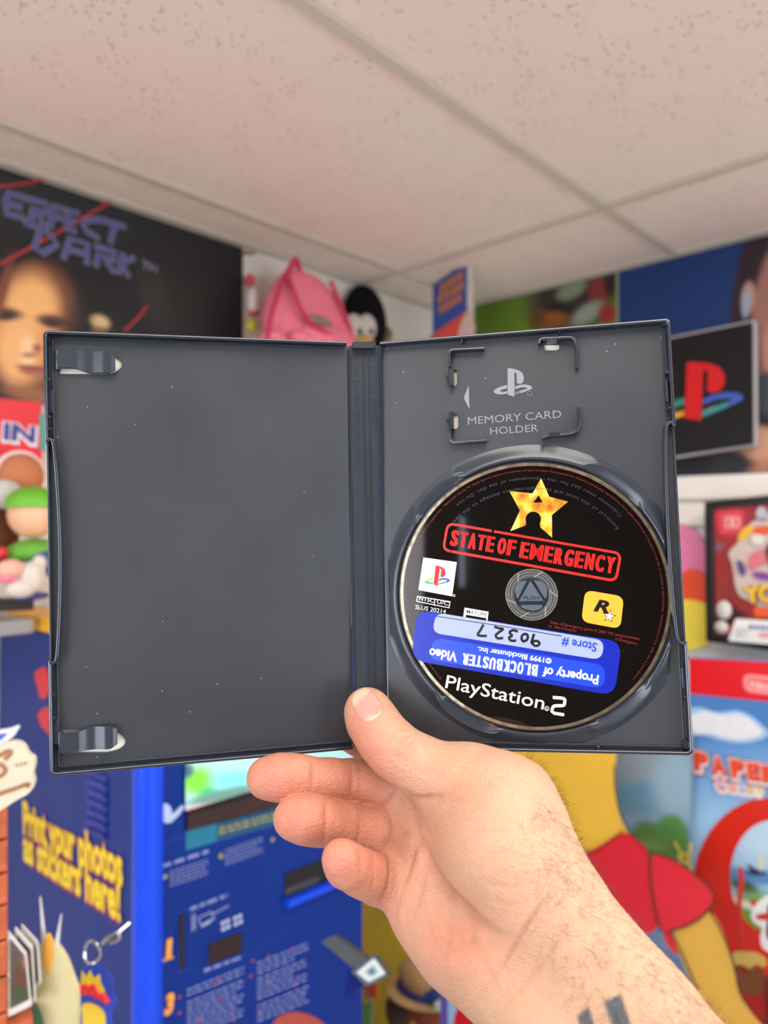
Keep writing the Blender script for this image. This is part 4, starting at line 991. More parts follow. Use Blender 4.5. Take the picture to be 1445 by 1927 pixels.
def place(chars, xs, ft, fb):
    res = []
    for ch, (xa, xb) in zip(chars, xs):
        for st_ in LET[ch]:
            res.append([((xa + (xb - xa) * p[0]) - (1 - p[1]) * 4, fb(xa + (xb - xa) * p[0]) * (1 - p[1]) + ft(xa + (xb - xa) * p[0]) * p[1]) for p in st_])
    return res
sg = place('PERFECT', [(-34, -6), (12, 50), (62, 88), (98, 118), (128, 146), (158, 188), (198, 226)], lambda x: 357 + .29 * x, lambda x: 400 + .255 * x)
sg += place('DARK', [(66, 108), (124, 170), (184, 218), (228, 250)], lambda x: 418 + .315 * (x - 40), lambda x: 470 + .24 * (x - 60))
o1, o2, o3 = MB(), MB(), MB()
strokes(o1, PL, sg, .0125, .0016); strokes(o2, PL, sg, .0088, .0024); strokes(o3, PL, sg, .0042, .0032)
obj('title_lettering', o1, flat((140, 138, 154), .4), poster, 'silver outline of the angular title')
obj('title_lettering', o2, flat((58, 58, 92), .4), poster); obj('title_lettering', o3, flat((84, 90, 160), .4), poster)
tm = MB(); strokes(tm, PL, [[(268, 490), (280, 496)], [(276, 494), (272, 506)], [(284, 497), (282, 508)], [(284, 497), (288, 506), (294, 500), (293, 511)]], .005, .0014); obj('trademark', tm, flat((110, 110, 130), .4), poster)

# ---------------------------------------------------------------- left: shelf with toys, red boxed banner
PS = wall_l(B_WALL - .05)
def flatbox(F, pts, th, m, name, label, cat, group=None, parent=None, rnd=0):
    p = PX(F, pts)
    if rnd: p = rquad(p, rnd)
    return obj(name, MB().prism(F, p, -th, 0), m, parent, label, cat, group)
bx = flatbox(PS, [(-120, 737), (79, 758), (79, 905), (-120, 880)], .045, flat((222, 28, 40), .35), 'boxed_toy', 'red boxed toy with blue and white lettering standing on the shelf below the black poster', 'box')
ed = MB(); ptext(ed, PS, 'IN', (2, 828), (70, 837), 38, .001, bold=.10); obj('lettering', ed, flat((238, 236, 240), .4), bx)
ed = MB(); ptext(ed, PS, 'IN', (6, 826), (66, 833), 33, .002, bold=.04); obj('lettering', ed, flat((62, 52, 140), .4), bx)
tp = obj('teal_corner', MB().prism(PS, PX(PS, [(74, 778), (86, 779), (86, 850), (76, 848)]), .0005, .003), flat((58, 160, 150), .4), bx)
FS = wall_l(B_WALL - .20)
zs = (FS.P(30, 1168)[1])
shelf = thing('wall_shelf', 'pale grey wall shelf carrying plush toys, left of the open case', 'shelf', FS.w(FS.P(30, 1168)[0], zs - .02, -.1))
xl, xr = FS.P(-150, 1100)[0], FS.P(44, 1100)[0] + .012
obj('board', MB().box(FS, xl, xr, zs - .016, zs, -.15, .01, .002), mat('shelf_board', (176, 172, 168), .5), shelf)
obj('front_lip', MB().box(FS, xl, xr, zs - .022, zs + .002, .0105, .014, .001), mat('shelf_lip', (150, 148, 146), .4), shelf)
def plush(name, label, F, ctr, rad, m, e=1.0, fn=None, cat='plush toy', group=None, seg=28):
    x, y = F.P(*ctr); return obj(name, MB().ellipsoid(F, (x, y, 0), rad, e, seg, 18, fn), m, None, label, cat, group)
def s2m(F, px, py, n):   # n photo pixels at that spot in metres (vertical)
    return (Vector(F.P(px, py - n / 2)) - Vector(F.P(px, py + n / 2))).length
fuzz = lambda c: mat('plush_fabric', c, .9, .15, noise=.10, nscale=160, bump=.6, bscale=500)
FT = wall_l(B_WALL - .16); FT2 = wall_l(B_WALL - .215)
k = s2m(FT, 50, 900, 1)
def bp_(F, c, dx, dy):  # offset in px from a pixel -> local
    return F.P(c[0] + dx, c[1] + dy)
# brown plush ball with pale trim (plain stand-in)
t = thing('plush_ball', 'brown plush ball with a pale rim at the back of the shelf', 'plush toy', FT.w(*FT.P(52, 905), -.02), 'plush toys on the shelf')
x, y = FT.P(54, 893); obj('body', MB().ellipsoid(FT, (x, y, -.035), (.040, .040, .03)), fuzz((190, 120, 84)), t)
obj('rim', MB().wall(FT, circ(x, y, .0425, 40), .005, -.045, -.035, closed=True), fuzz((235, 220, 215)), t)
x, y = FT.P(14, 930); obj('plush_paw', MB().ellipsoid(FT, (x, y, -.01), (.030, .026, .022)), fuzz((200, 196, 190)), None, 'white plush paw leaning at the left end of the shelf', 'plush toy', 'plush toys on the shelf')
x, y = FT.P(4, 1010); obj('plush_bear', MB().ellipsoid(FT, (x, y, -.04), (.042, .055, .03)), fuzz((112, 66, 44)), None, 'dark brown plush body in the gap left of the green-topped doll', 'plush toy', 'plush toys on the shelf')
# plain rounded doll: green top, peach ball, green and blue body
t = thing('rounded_doll', 'plain rounded doll with green top, peach ball and blue base', 'doll', FT2.w(*FT2.P(65, 1060), 0), 'plush toys on the shelf')
x, y = FT2.P(62, 968); r = s2m(FT2, 60, 960, 45)
obj('head', MB().ellipsoid(FT2, (x, y, 0), (r * .98, r, r)), mat('doll_peach', (232, 178, 142), .5), t)
obj('cap', MB().ellipsoid(FT2, (x, y + r * .40, .0015), (r * 1.10, r * .78, r * 1.06), fn=lambda a, b, c: (a, max(b, -.15), c)), mat('doll_green', (104, 178, 48), .5), t)
x, y = FT2.P(70, 1038); obj('shoulders', MB().ellipsoid(FT2, (x, y, -.003), (r * 1.2, r * .55, r * .7)), mat('doll_green_cloth', (96, 160, 48), .6), t)
x, y = FT2.P(80, 1055); obj('torso', MB().ellipsoid(FT2, (x, y, 0), (r * .85, r * .7, r * .72), .8), mat('doll_blue', (34, 64, 128), .6), t)
# pale figurine pile at the front
t = thing('white_figurine', 'white and pink figurine of soft rounded lumps at the front of the shelf', 'figurine', FT2.w(*FT2.P(40, 1120), .05), 'plush toys on the shelf')
FT3 = wall_l(B_WALL - .245); m_f = mat('figurine_white', (206, 196, 184), .4); m_fp = mat('figurine_blush', (226, 170, 150), .4)
for nm, (px, py, a, b), m in (('lump', (62, 1085, 24, 30), m_f), ('lump', (40, 1108, 28, 18), m_f), ('lump', (74, 1060, 14, 16), m_f), ('base_lump', (20, 1070, 26, 18), m_fp), ('base_lump', (12, 1088, 20, 10), mat('figurine_pink', (222, 120, 140), .4)), ('knob', (24, 1068, 10, 12), mat('figurine_grey', (176, 182, 186), .3)), ('knob', (46, 1068, 8, 11), mat('figurine_grey', (160, 168, 176), .3)), ('foot', (60, 1122, 34, 8), mat('figurine_navy', (52, 52, 110), .4))):
    x, y = FT3.P(px, py); k = s2m(FT3, px, py, 1); obj(nm, MB().ellipsoid(FT3, (x, y, 0), (a * k, b * k, min(a, b) * k * .8), seg=20, rings=12), m, t)
flatbox(FT2, [(-100, 1128), (64, 1128), (64, 1148), (-100, 1158)], .05, flat((44, 34, 32), .5), 'display_base', 'dark brown display base under the figurines on the shelf', 'base')
x, y = FT2.P(-6, 1040); k = s2m(FT2, 0, 1040, 1); obj('red_ball', MB().ellipsoid(FT2, (x, y, .01), (16 * k, 12 * k, 12 * k)), mat('red_plastic', (206, 40, 46), .4), None, 'small red ball at the very left of the shelf', 'toy')

# ---------------------------------------------------------------- the blue photo sticker kiosk
BK, AK, AK2 = 0.95, 0.5186, 0.955
ZK = Fr(Matrix.Identity(4)); KF = wall_l(BK); KS = wall_r(AK)
ztopK = KS.P(60, 1186)[1]
kb = (24, 52, 132)
m_kb = mat('kiosk_blue_laminate', (4, 42, 122), .35, .2, noise=.05, nscale=6)
m_kr = mat('kiosk_bright_blue', (6, 66, 214), .35, .4, noise=.03)
m_kblack = mat('kiosk_recess_black', (12, 12, 18), .35)
kiosk = thing('photo_kiosk', 'tall blue photo sticker printing machine with a screen, slots and orange step numbers', 'kiosk', ab((AK + AK2) / 2, (BK + B_WALL) / 2, 0))
obj('cabinet', MB().box(ABZ, AK, AK2, BK, B_WALL - .02, 0.0, ztopK, .004), m_kb, kiosk)
xc, _ = KF.P(268, 1600); rc = .0215
obj('corner_post', MB().lathe(ABZ, AK + .012, BK + .006, [(.001, ztopK + .004), (rc - .004, ztopK + .004), (rc, ztopK), (rc, .0), (.001, 0)], 48), m_kr, kiosk, 'bright blue rounded corner column')
# yellow topper strip
obj('topper', MB().box(ABZ, AK + .001, AK2 - .01, BK + .02, B_WALL - .05, ztopK + .0005, ztopK + .026, .003), mat('yellow_topper', (244, 176, 20), .4), kiosk)
d_ = .0012
# front: screen area
KP = lambda pts, d=0: PX(KF, pts, d)
scr = obj('screen_bezel', MB().prism(KF, KP([(349, 1440), (668, 1340), (668, 1479), (349, 1562)]), 0.0005, .004), m_kblack, kiosk)
SB = [(420, 1470, 400, 120, (150, 190, 190), 1.5, 0), (372, 1470, 32, 26, (110, 190, 60), 1.0, 0), (395, 1495, 20, 14, (60, 170, 110), 1.0, 0), (352, 1450, 12, 14, (50, 90, 110), 1.0, 0), (440, 1470, 40, 20, (110, 190, 200), 1.0, 0), (400, 1518, 80, 8, (226, 110, 140), .8, -13), (470, 1500, 60, 9, (240, 190, 210), .8, -13), (490, 1494, 40, 8, (252, 250, 255), .7, -13), (380, 1522, 14, 4, (230, 150, 70), .8, 0), (420, 1496, 70, 10, (90, 130, 120), .8, -13)]
g, gc = grid_print(KF, [(349, 1436), (664, 1341), (664, 1430), (349, 1526)], 90, 40, SB, (90, 120, 140), .0045)
o = obj('screen_picture', g, mat('lit_screen', (255, 255, 255), .2, .5, vcol=True, emit=.75, noise=.02), scr, 'lit screen with a blurred green, blue and pink picture', vcols=gc)
o.data.materials[0].node_tree.nodes['Principled BSDF'].inputs['Emission Strength'].default_value = .5
obj('screen_rail', MB().prism(KF, KP([(349, 1532), (666, 1441), (666, 1476), (349, 1560)]), .0045, .006), flat((48, 30, 30), .3), scr)
obj('teal_strip', MB().prism(KF, KP([(349, 1563), (407, 1549), (407, 1583), (349, 1600)]), .0002, d_), flat((20, 110, 138), .35), kiosk)
obj('caption_strip', MB().prism(KF, KP([(407, 1549), (668, 1479), (668, 1513), (407, 1583)]), .0002, d_), flat((22, 74, 110), .35), kiosk)
def micro(F, mb, x0, y0, x1, slope, rows, dy, h, seed, z=.002, gap=.25, dens=(6, 16)):
    r = random.Random(seed)
    for i in range(rows):
        x = x0; xe = x1 - r.uniform(0, .35) * (x1 - x0) * (i % 3 == 2)
        while x < xe:
            w = r.uniform(*dens); a = (x, y0 + i * dy + slope * (x - x0)); b = (min(x + w, xe), y0 + i * dy + slope * (min(x + w, xe) - x0))
            mb.prism(F, PX(F, [(a[0], a[1]), (b[0], b[1]), (b[0], b[1] + h), (a[0], a[1] + h)], z), None, z); x += w + w * gap + 1
yl = MB(); micro(KF, yl, 412, 1558, 660, -.265, 2, 8, 4, 3); obj('caption_text', yl, flat((150, 146, 70), .4), kiosk, kind='stuff')
wt_ = MB()
micro(KF, wt_, 303, 1628, 392, -.33, 1, 0, 6, 5, dens=(10, 22)); micro(KF, wt_, 320, 1640, 392, -.33, 5, 6.5, 2.4, 6, dens=(4, 9)); micro(KF, wt_, 424, 1600, 494, -.36, 5, 6.5, 2.4, 7, dens=(4, 9)); micro(KF, wt_, 560, 1560, 640, -.3, 4, 6.5, 2.4, 8, dens=(4, 9))
micro(KF, wt_, 358, 1708, 428, -.38, 1, 0, 6, 9, dens=(9, 20)); micro(KF, wt_, 384, 1823, 456, -.38, 1, 0, 7, 10, dens=(8, 20))
micro(KF, wt_, 352, 1862, 458, -.40, 2, 9, 3.4, 11, dens=(5, 13)); micro(KF, wt_, 352, 1886, 458, -.40, 8, 9, 3.4, 12, dens=(5, 13))
micro(KF, wt_, 484, 1812, 580, -.40, 3, 9, 3.2, 13, dens=(5, 13)); micro(KF, wt_, 484, 1842, 576, -.40, 5, 9, 3.2, 14, dens=(5, 13)); micro(KF, wt_, 484, 1893, 580, -.40, 4, 9, 3.2, 15, dens=(5, 13))
obj('small_print', wt_, flat((128, 140, 190), .4), kiosk, kind='stuff')
wl_ = MB()
for s in ([(362, 1722), (362, 1752)], [(366, 1720), (367, 1750)], [(372, 1728), (398, 1716), (404, 1728), (380, 1742), (374, 1732)], [(378, 1744), (396, 1736)], [(398, 1722), (430, 1704)], [(384, 1738), (402, 1728)]): wl_.ribbon(KF, KP(s, .002), .0013, .002)
for cx_ in (425, 448):
    for dx_, dy_ in ((-6, -5), (3, -9), (-5, 6), (4, 2)): wl_.prism(KF, KP([(cx_ + dx_ - 3, 1744 + dy_ - 4 - (cx_ - 425) * .4), (cx_ + dx_ + 4, 1741 + dy_ - 4 - (cx_ - 425) * .4), (cx_ + dx_ + 4, 1747 + dy_ - 3 - (cx_ - 425) * .4), (cx_ + dx_ - 3, 1750 + dy_ - 3 - (cx_ - 425) * .4)], .002), None, .002)
obj('pictogram', wl_, flat((176, 186, 222), .4), kiosk)
om = MB(); ptext(om, KF, '1', (312, 1803), (322, 1799), 32, .002, bold=.06); ptext(om, KF, '3', (309, 1910), (325, 1904), 34, .002, bold=.06)
om.prism(KF, KP([(307, 1806), (326, 1799), (326, 1803), (307, 1810)], .002), None, .002)
obj('step_number', om, flat((240, 160, 60), .4), kiosk)
dt = MB()
for px, py in ((338, 1876), (338, 1906), (476, 1808), (472, 1837), (412, 1840), (404, 1853), (415, 1880), (376, 1918), (440, 1918), (505, 1800), (506, 1848), (550, 1785), (490, 1905), (555, 1855)): x, y = KF.P(px, py, .0022); dt.prism(KF, circ(x, y, .0024, 10), None, .0022)
obj('red_dot', dt, flat((170, 78, 84), .4), kiosk, kind='stuff')
yd = MB()
for px, py in ((311, 1650), (417, 1612), (513, 1580), (415, 1680 - 70)): x, y = KF.P(px, py, .0022); yd.prism(KF, circ(x, y, .004, 5), None, .0022)
obj('yellow_mark', yd, flat((150, 150, 90), .4), kiosk)
x0_, y0_ = 0, 0
obj('coin_slot', MB().prism(KF, KP([(335, 1722), (345, 1718), (345, 1820), (335, 1826)]), .0005, .003), mat('slot_steel', (46, 50, 58), .3, metal=.4), kiosk)
obj('slot_gap', MB().prism(KF, KP([(340, 1722), (345, 1719), (345, 1818), (341, 1822)], .003), None, .0034), m_kblack, kiosk)
obj('slot_plate', MB().wall(KF, KP([(331, 1718), (354, 1710), (354, 1822), (334, 1830)]), .001, 0, .0025, closed=True), flat((36, 70, 170), .3), kiosk)
obj('display_window', MB().prism(KF, KP([(391, 1777), (454, 1752), (454, 1790), (391, 1815)]), .0004, .002), mat('display_glass', (26, 4, 12), .12, .6), kiosk)
obj('display_frame', MB().wall(KF, KP([(387, 1774), (459, 1746), (459, 1794), (387, 1820)]), .0012, 0, .003, closed=True), flat((30, 60, 156), .3), kiosk)
# picture outlet with bright lip
fr2 = MB().prism(KF, KP([(535, 1643), (640, 1604), (640, 1646), (535, 1690)]), .0004, .0024)
ol = obj('picture_outlet', fr2, m_kblack, kiosk); obj('grey_tray', MB().prism(KF, KP([(537, 1672), (600, 1648), (600, 1660), (537, 1686)], .003), None, .003), flat((58, 58, 60), .4), ol)
obj('outlet_lip', MB().prism(KF, KP([(533, 1692), (645, 1645), (645, 1656), (533, 1704)]), .0004, .014), m_kr, kiosk)
obj('white_motif', MB().prism(KF, smoothpoly(KP([(303, 1515), (312, 1510), (322, 1520), (322, 1535), (344, 1512), (346, 1520), (328, 1542), (316, 1550), (304, 1545), (300, 1530)]), True, 2), .0003, .0015), flat((168, 186, 216), .4), kiosk)
obj('motif_red', MB().prism(KF, smoothpoly(KP([(515, 1918), (535, 1906), (560, 1902), (600, 1915), (640, 1960), (500, 1960)]), True, 2), .0003, .0015), flat((158, 70, 56), .4), kiosk)
obj('front_panel_seam', MB().wall(KF, KP([(298, 1590), (349, 1572)]), .0008, 0, .001).wall(KF, KP([(298, 1590), (298, 1927)]), .0008, 0, .001), flat((50, 74, 150), .3), kiosk)
# side face: vent and big yellow lettering
KQ = lambda pts, d=0: PX(KS, pts, d)
vt = obj('vent', MB().prism(KS, KQ([(165, 1448), (203, 1460), (202, 1582), (165, 1563)]), .0003, .002), flat((16, 44, 138), .35), kiosk)
for i in range(6):
    y = 1462 + i * 18.5; obj('louvre', MB().prism(KS, KQ([(168, y), (201, y + 12 + i * .7), (201, y + 17 + i * .7), (168, y + 6)]), .002, .006), mat('louvre_blue', (14, 36, 150), .3) if i == 0 else bpy.data.materials['louvre_blue'], vt)
for dz, b_, m in ((.0012, .09, (176, 40, 70)), (.0022, .035, (250, 214, 30))):
    tx = MB()
    ptext(tx, KS, 'Print your photos', (44, 1567), (231, 1667), 33, dz, bold=b_)
    ptext(tx, KS, 'as stickers here!', (44, 1617), (227, 1733), 34, dz, bold=b_)
    obj('side_lettering', tx, flat(m, .35), kiosk)
# red cut shapes high on the side, seen left of the case
rd = MB().prism(KS, smoothpoly(KQ([(72, 1290), (66, 1275), (68, 1262), (90, 1252), (100, 1300), (78, 1320)]), True, 1), .0003, .0015).prism(KS, KQ([(72, 1345), (82, 1332), (96, 1330), (96, 1385), (78, 1365)]), .0003, .0015)
obj('red_motif', rd, flat((214, 34, 46), .4), kiosk)

# ---------------------------------------------------------------- near-left: cut-out sign, timber post, photo cards, keyring
FN = face_frame(30, 1460, .62, math.radians(8))
cs = thing('cutout_sign', 'cream cut-out sign with brown brush strokes and a blue corner at the left edge', 'sign', FN.w(*FN.P(0, 1560), -.003))
obj('board', MB().prism(FN, smoothpoly(PX(FN, [(-60, 1400), (0, 1400), (22, 1393), (45, 1400), (52, 1420), (66, 1425), (64, 1448), (60, 1456), (66, 1470), (58, 1492), (30, 1506), (4, 1524), (-60, 1560)]), True, 2), -.006, 0), mat('sign_cream', (196, 187, 162), .5), cs)
obj('blue_corner', MB().prism(FN, smoothpoly(PX(FN, [(-60, 1380), (10, 1374), (40, 1363), (22, 1392), (-10, 1402), (-60, 1410)]), True, 1), -.004, .001), flat((196, 200, 210), .4), cs)
obj('blue_patch', MB().prism(FN, PX(FN, [(-60, 1385), (14, 1380), (2, 1392), (-60, 1406)], .0015), None, .002), flat((64, 84, 180), .4), cs)
bs_ = MB()
for s in ([(-20, 1428), (0, 1422), (14, 1412), (22, 1416), (10, 1428)], [(-20, 1462), (2, 1462), (12, 1448), (0, 1438)], [(-20, 1500), (10, 1490), (34, 1482), (54, 1474), (52, 1480)]): bs_.ribbon(FN, smoothpoly(PX(FN, s, .0012), False, 2), .0032, .0012)
ptext(bs_, FN, 'TM', (28, 1446), (50, 1440), 8, .0012)
obj('brush_stroke', bs_, flat((150, 98, 60), .5), cs)
FW = face_frame(0, 1700, .70, math.radians(34))
tm_ = thing('timber_post', 'orange-brown timber display post cut off by the left edge of the photo', 'post', FW.w(*FW.P(-20, 1980), -.04))
yy = [1500, 1595, 1660, 1722, 1790, 1860, 1930, 2000]
m_t = mat('orange_timber', (176, 86, 46), .55, noise=.3, nscale=60)
for i in range(7):
    p = PX(FW, [(-60, yy[i] + 2), (15, yy[i] + 3), (15, yy[i + 1]), (-60, yy[i + 1] - 1)]); x0, x1 = p[0][0], p[1][0]; y1, y0 = p[0][1], p[3][1]
    obj('block', MB().box(FW, x0, x1, y0 + .0006, y1 - .0006, -.03, 0, .0015), m_t, tm_)
tray = obj('card_tray', MB().prism(FW, PX(FW, [(12, 1925), (58, 1898), (60, 1990), (12, 1995)]), -.03, .012), m_t, None, 'small orange-brown tray at the lower left holding standing cards', 'tray')
for i, (a, b, c_, d2_) in enumerate((((14, 1752), (48, 1793), (58, 1893), (14, 1915)), ((28, 1745), (60, 1780), (66, 1885), (30, 1905)), ((40, 1740), (70, 1772), (76, 1850), (44, 1890)))):
    FC = face_frame(40, 1830, .70 + i * .008, math.radians(-20)); k = obj('photo_card', MB().prism(FC, PX(FC, [a, b, c_, d2_]), -.0012, 0), flat((212, 208, 202), .3), None, ['front', 'middle', 'rearmost'][i] + ' of the three white-edged photo cards leaning in the tray', 'card', 'photo cards in the tray')
    ins = [tuple(np.array(p) * .82 + np.array([40 + i * 8, 1826]) * .18) for p in (a, b, c_, d2_)]
    g, gc = grid_print(FC, ins, 14, 20, [(40, 1840, 14, 30, (96, 64, 50), 1.2, 0), (36, 1870, 18, 14, (60, 80, 50), 1, 0), (52, 1810, 10, 14, (150, 110, 96), 1, 0)], (86, 80, 74), .0004); obj('print', g, vprint, k, vcols=gc)
# plain cream rounded cut-out (stand-in)
FM = face_frame(100, 1850, .72, math.radians(-12))
ct_ = thing('rounded_cutout', 'plain cream rounded cut-out board with two pale spikes, in front of the kiosk', 'cutout', FM.w(*FM.P(100, 1990), -.003))
obj('board', MB().prism(FM, smoothpoly(PX(FM, [(62, 1800), (72, 1775), (96, 1770), (120, 1800), (134, 1840), (146, 1870), (142, 1990), (60, 1990), (58, 1870)]), True, 3), -.006, 0), mat('cutout_cream', (196, 186, 140), .5), ct_)
obj('green_patch', MB().prism(FM, smoothpoly(PX(FM, [(60, 1880), (76, 1895), (86, 1930), (84, 1990), (58, 1990)]), True, 2), .0002, .001), flat((84, 134, 104), .5), ct_)
for s in ([(72, 1690), (84, 1785), (76, 1785)], [(112, 1722), (106, 1790), (98, 1788)]): obj('spike', MB().prism(FM, PX(FM, s), -.004, -.002), flat((200, 198, 196), .4), ct_)
obj('amber_band', MB().prism(FM, smoothpoly(PX(FM, [(88, 1752), (100, 1760), (102, 1800), (95, 1832), (88, 1825), (85, 1790)]), True, 2), .0002, .002), mat('amber', (226, 162, 60), .4), ct_)
# keyring on a silver snap hook with a plain charm
FKm = face_frame(185, 1820, .80, 0)
kr = thing('keyring', 'silver split ring and snap hook with a blue-edged red and yellow rubber charm', 'keyring', FKm.w(*FKm.P(180, 1990), 0))
m_cr = mat('chrome', (205, 205, 205), .12, .6, metal=.95, noise=.02)
x, y = FKm.P(174, 1792, 0); k = s2m(FKm, 174, 1792, 1)
obj('split_ring', MB().tube([FKm.w(x + 15 * k * math.cos(a), y + 21 * k * math.sin(a), .002 * math.sin(a * 2)) for a in np.linspace(0, 2 * math.pi, 40)], 2.4 * k, 8), m_cr, kr)
h_ = [FKm.P(*p) for p in ((194, 1774), (204, 1764), (214, 1758), (224, 1752), (227, 1764), (216, 1770), (208, 1772))]
obj('snap_hook', MB().tube([FKm.w(*p, .002) for p in smoothpoly(h_, False, 2)], 3.4 * k, 10), m_cr, kr)
obj('hook_strap', MB().tube([FKm.w(*FKm.P(222, 1756), 0), FKm.w(*FKm.P(236, 1748), -.01), at(244, 1742, .98)], 3 * k, 8), m_cr, kr)
ch_ = obj('charm', MB().prism(FKm, smoothpoly(PX(FKm, [(150, 1830), (168, 1816), (196, 1822), (216, 1850), (210, 1868), (222, 1890), (206, 1910), (215, 1935), (205, 1990), (140, 1990), (148, 1910), (140, 1860)]), True, 2), -.003, 0), mat('charm_blue', (34, 66, 176), .4), kr)
obj('crown', MB().prism(FKm, PX(FKm, [(152, 1856), (155, 1826), (162, 1838), (170, 1825), (176, 1840), (188, 1832), (190, 1850), (198, 1866), (170, 1870)]), .0002, .002), mat('charm_yellow', (226, 190, 50), .4), ch_)
rb = MB()
for px, py, r in ((150, 1858, 7), (158, 1866, 8), (170, 1866, 8), (182, 1872, 9), (194, 1878, 8), (162, 1856, 6), (176, 1858, 7), (200, 1884, 6)): x, y = FKm.P(px, py, .002); rb.ellipsoid(FKm, (x, y, .0015), (r * k, r * k, .003), seg=14, rings=8)
obj('red_bead', rb, mat('charm_red', (220, 40, 44), .35), ch_, kind='stuff')
obj('yellow_patch', MB().prism(FKm, smoothpoly(PX(FKm, [(152, 1886), (176, 1886), (198, 1902), (200, 1930), (196, 1990), (154, 1990), (158, 1920)]), True, 2), .0002, .0018), bpy.data.materials['charm_yellow'], ch_)

# ---------------------------------------------------------------- corner: backpack, penguin, hanging sign
FBk = Fr(Matrix.Translation(ab(1.24, B_WALL - .135, 0)) @ Matrix(((D1.x, 0, -D2.x, 0), (D1.y, 0, -D2.y, 0), (0, 1, 0, 0), (0, 0, 0, 1))))
m_pk = mat('pink_canvas', (224, 118, 134), .75, .2, noise=.08, nscale=30, bump=.4, bscale=700); m_pd = mat('dark_pink_webbing', (186, 56, 84), .7, .2)
bp = thing('backpack', 'pink canvas backpack hanging high on the left wall near the corner', 'backpack', FBk.w(*FBk.P(580, 700), 0))
cxb, cyb = FBk.P(585, 626); rx_ = abs(FBk.P(662, 610)[0] - FBk.P(497, 610)[0]) / 2 * .98; ry_ = .145
def bpf(x, y, z):
    s_ = 1 - .42 * max(0, y) ** 1.5 + .08 * min(0, y); return x * s_ - .20 * y, y, z * (1 - .35 * max(0, y))
obj('body', MB().ellipsoid(FBk, (cxb, cyb, 0), (rx_, ry_, .055), .72, 40, 26, bpf), m_pk, bp)
obj('front_pocket', MB().ellipsoid(FBk, (cxb + .012, cyb - .055, .045), (rx_ * .74, ry_ * .45, .035), .7, 32, 18), m_pk, bp)
def ppath(pts): return [FBk.w(*FBk.P(a, b, c), c) for a, b, c in pts]
def spl(pts, n=3): return smoothpoly([tuple(p) for p in pts], False, n)
for path, r in (([(536, 515, .03), (520, 560, .05), (508, 600, .062), (504, 640, .06)], .006), ([(540, 515, .03), (556, 560, .066), (572, 595, .074), (600, 622, .076), (640, 636, .068)], .006), ([(622, 530, .03), (640, 570, .055), (654, 610, .05), (664, 645, .03)], .006), ([(542, 512, .01), (550, 497, .01), (556, 486, .01), (562, 500, .01), (564, 516, .01)], .008)):
    obj('strap', MB().tube(spl(ppath(path)), r, 10), m_pd, bp)
x, y = FBk.P(604, 602, .08); obj('badge', MB().ellipsoid(FBk, (x, y, .076), (.040, .011, .006), 1, 28, 8, lambda a, b, c: (a, b - .18 * a, c)), mat('grey_badge', (128, 106, 104), .5), bp)
lg_ = MB()
for px in (522, 570): x, y = FBk.P(px, 636, .06); lg_.ellipsoid(FBk, (x, y, .045), (.035, .022, .03), seg=20, rings=10)
obj_split('lower_pouch', lg_, m_pk, bp)
# penguin plush
FPn = Fr(Matrix.Translation(ab(1.52, B_WALL - .036, 0)) @ Matrix(((D1.x, 0, -D2.x, 0), (D1.y, 0, -D2.y, 0), (0, 1, 0, 0), (0, 0, 0, 1))))
pn = thing('plush_penguin', 'black and white plush bird toy hanging in the corner right of the pink backpack', 'plush toy', FPn.w(*FPn.P(700, 700), 0))
x, y = FPn.P(692, 602); k = s2m(FPn, 690, 600, 1); kx = abs(FPn.P(700, 600)[0] - FPn.P(690, 600)[0]) / 10
m_bk = fuzz((14, 13, 15)); m_wf = fuzz((206, 198, 190))
obj('body', MB().ellipsoid(FPn, (x, y, -.01), (38 * kx, 66 * k, .034)), m_bk, pn)
for px in (680, 704): a, b = FPn.P(px, 612, .045); obj('face_patch', MB().ellipsoid(FPn, (a, b, .018), (15 * kx, 24 * k, .018)), m_wf, pn)
for px in (684, 706): a, b = FPn.P(px, 622, .05); obj('eye', MB().ellipsoid(FPn, (a, b, .036), (4 * kx, 6 * k, .005), seg=14, rings=8), mat('toy_eye', (60, 62, 66), .2), pn)
a, b = FPn.P(696, 640, .05); obj('beak', MB().ellipsoid(FPn, (a, b, .03), (15 * kx, 11 * k, .018), seg=20, rings=10), mat('beak_yellow', (196, 158, 70), .5), pn)
a, b = FPn.P(734, 628, 0); obj('wing', MB().ellipsoid(FPn, (a, b, -.014), (9 * kx, 16 * k, .016), seg=16, rings=10), mat('tan_fabric', (120, 92, 60), .8), pn)
# small hanging figures between the poster and the backpack
F6 = Fr(Matrix.Translation(ab(1.12, B_WALL - .03, 0)) @ Matrix(((D1.x, 0, -D2.x, 0), (D1.y, 0, -D2.y, 0), (0, 1, 0, 0), (0, 0, 0, 1))))
hg = thing('hanging_ornament', 'small white and red hanging ornament between the black poster and the backpack', 'ornament', F6.w(*F6.P(473, 620), 0))
k = s2m(F6, 473, 570, 1)
for nm, (px, py, a, b), c in (('loop', (470, 528, 9, 12), (190, 60, 80)), ('body', (476, 566, 11, 26), (222, 208, 200)), ('band', (478, 590, 11, 5), (190, 80, 80)), ('pad', (474, 612, 12, 12), (200, 190, 60))):
    x, y = F6.P(px, py); obj(nm, MB().ellipsoid(F6, (x, y, 0), (a * k, b * k, .015), seg=18, rings=10), mat('ornament_' + nm, c, .6), hg)
obj('wall_hook', MB().prism(F6, PX(F6, [(464, 470), (482, 472), (482, 477), (464, 475)]), -.02, 0), mat('brown_peg', (150, 120, 96), .5), None, 'short brown peg under the ceiling beside the black poster', 'peg')
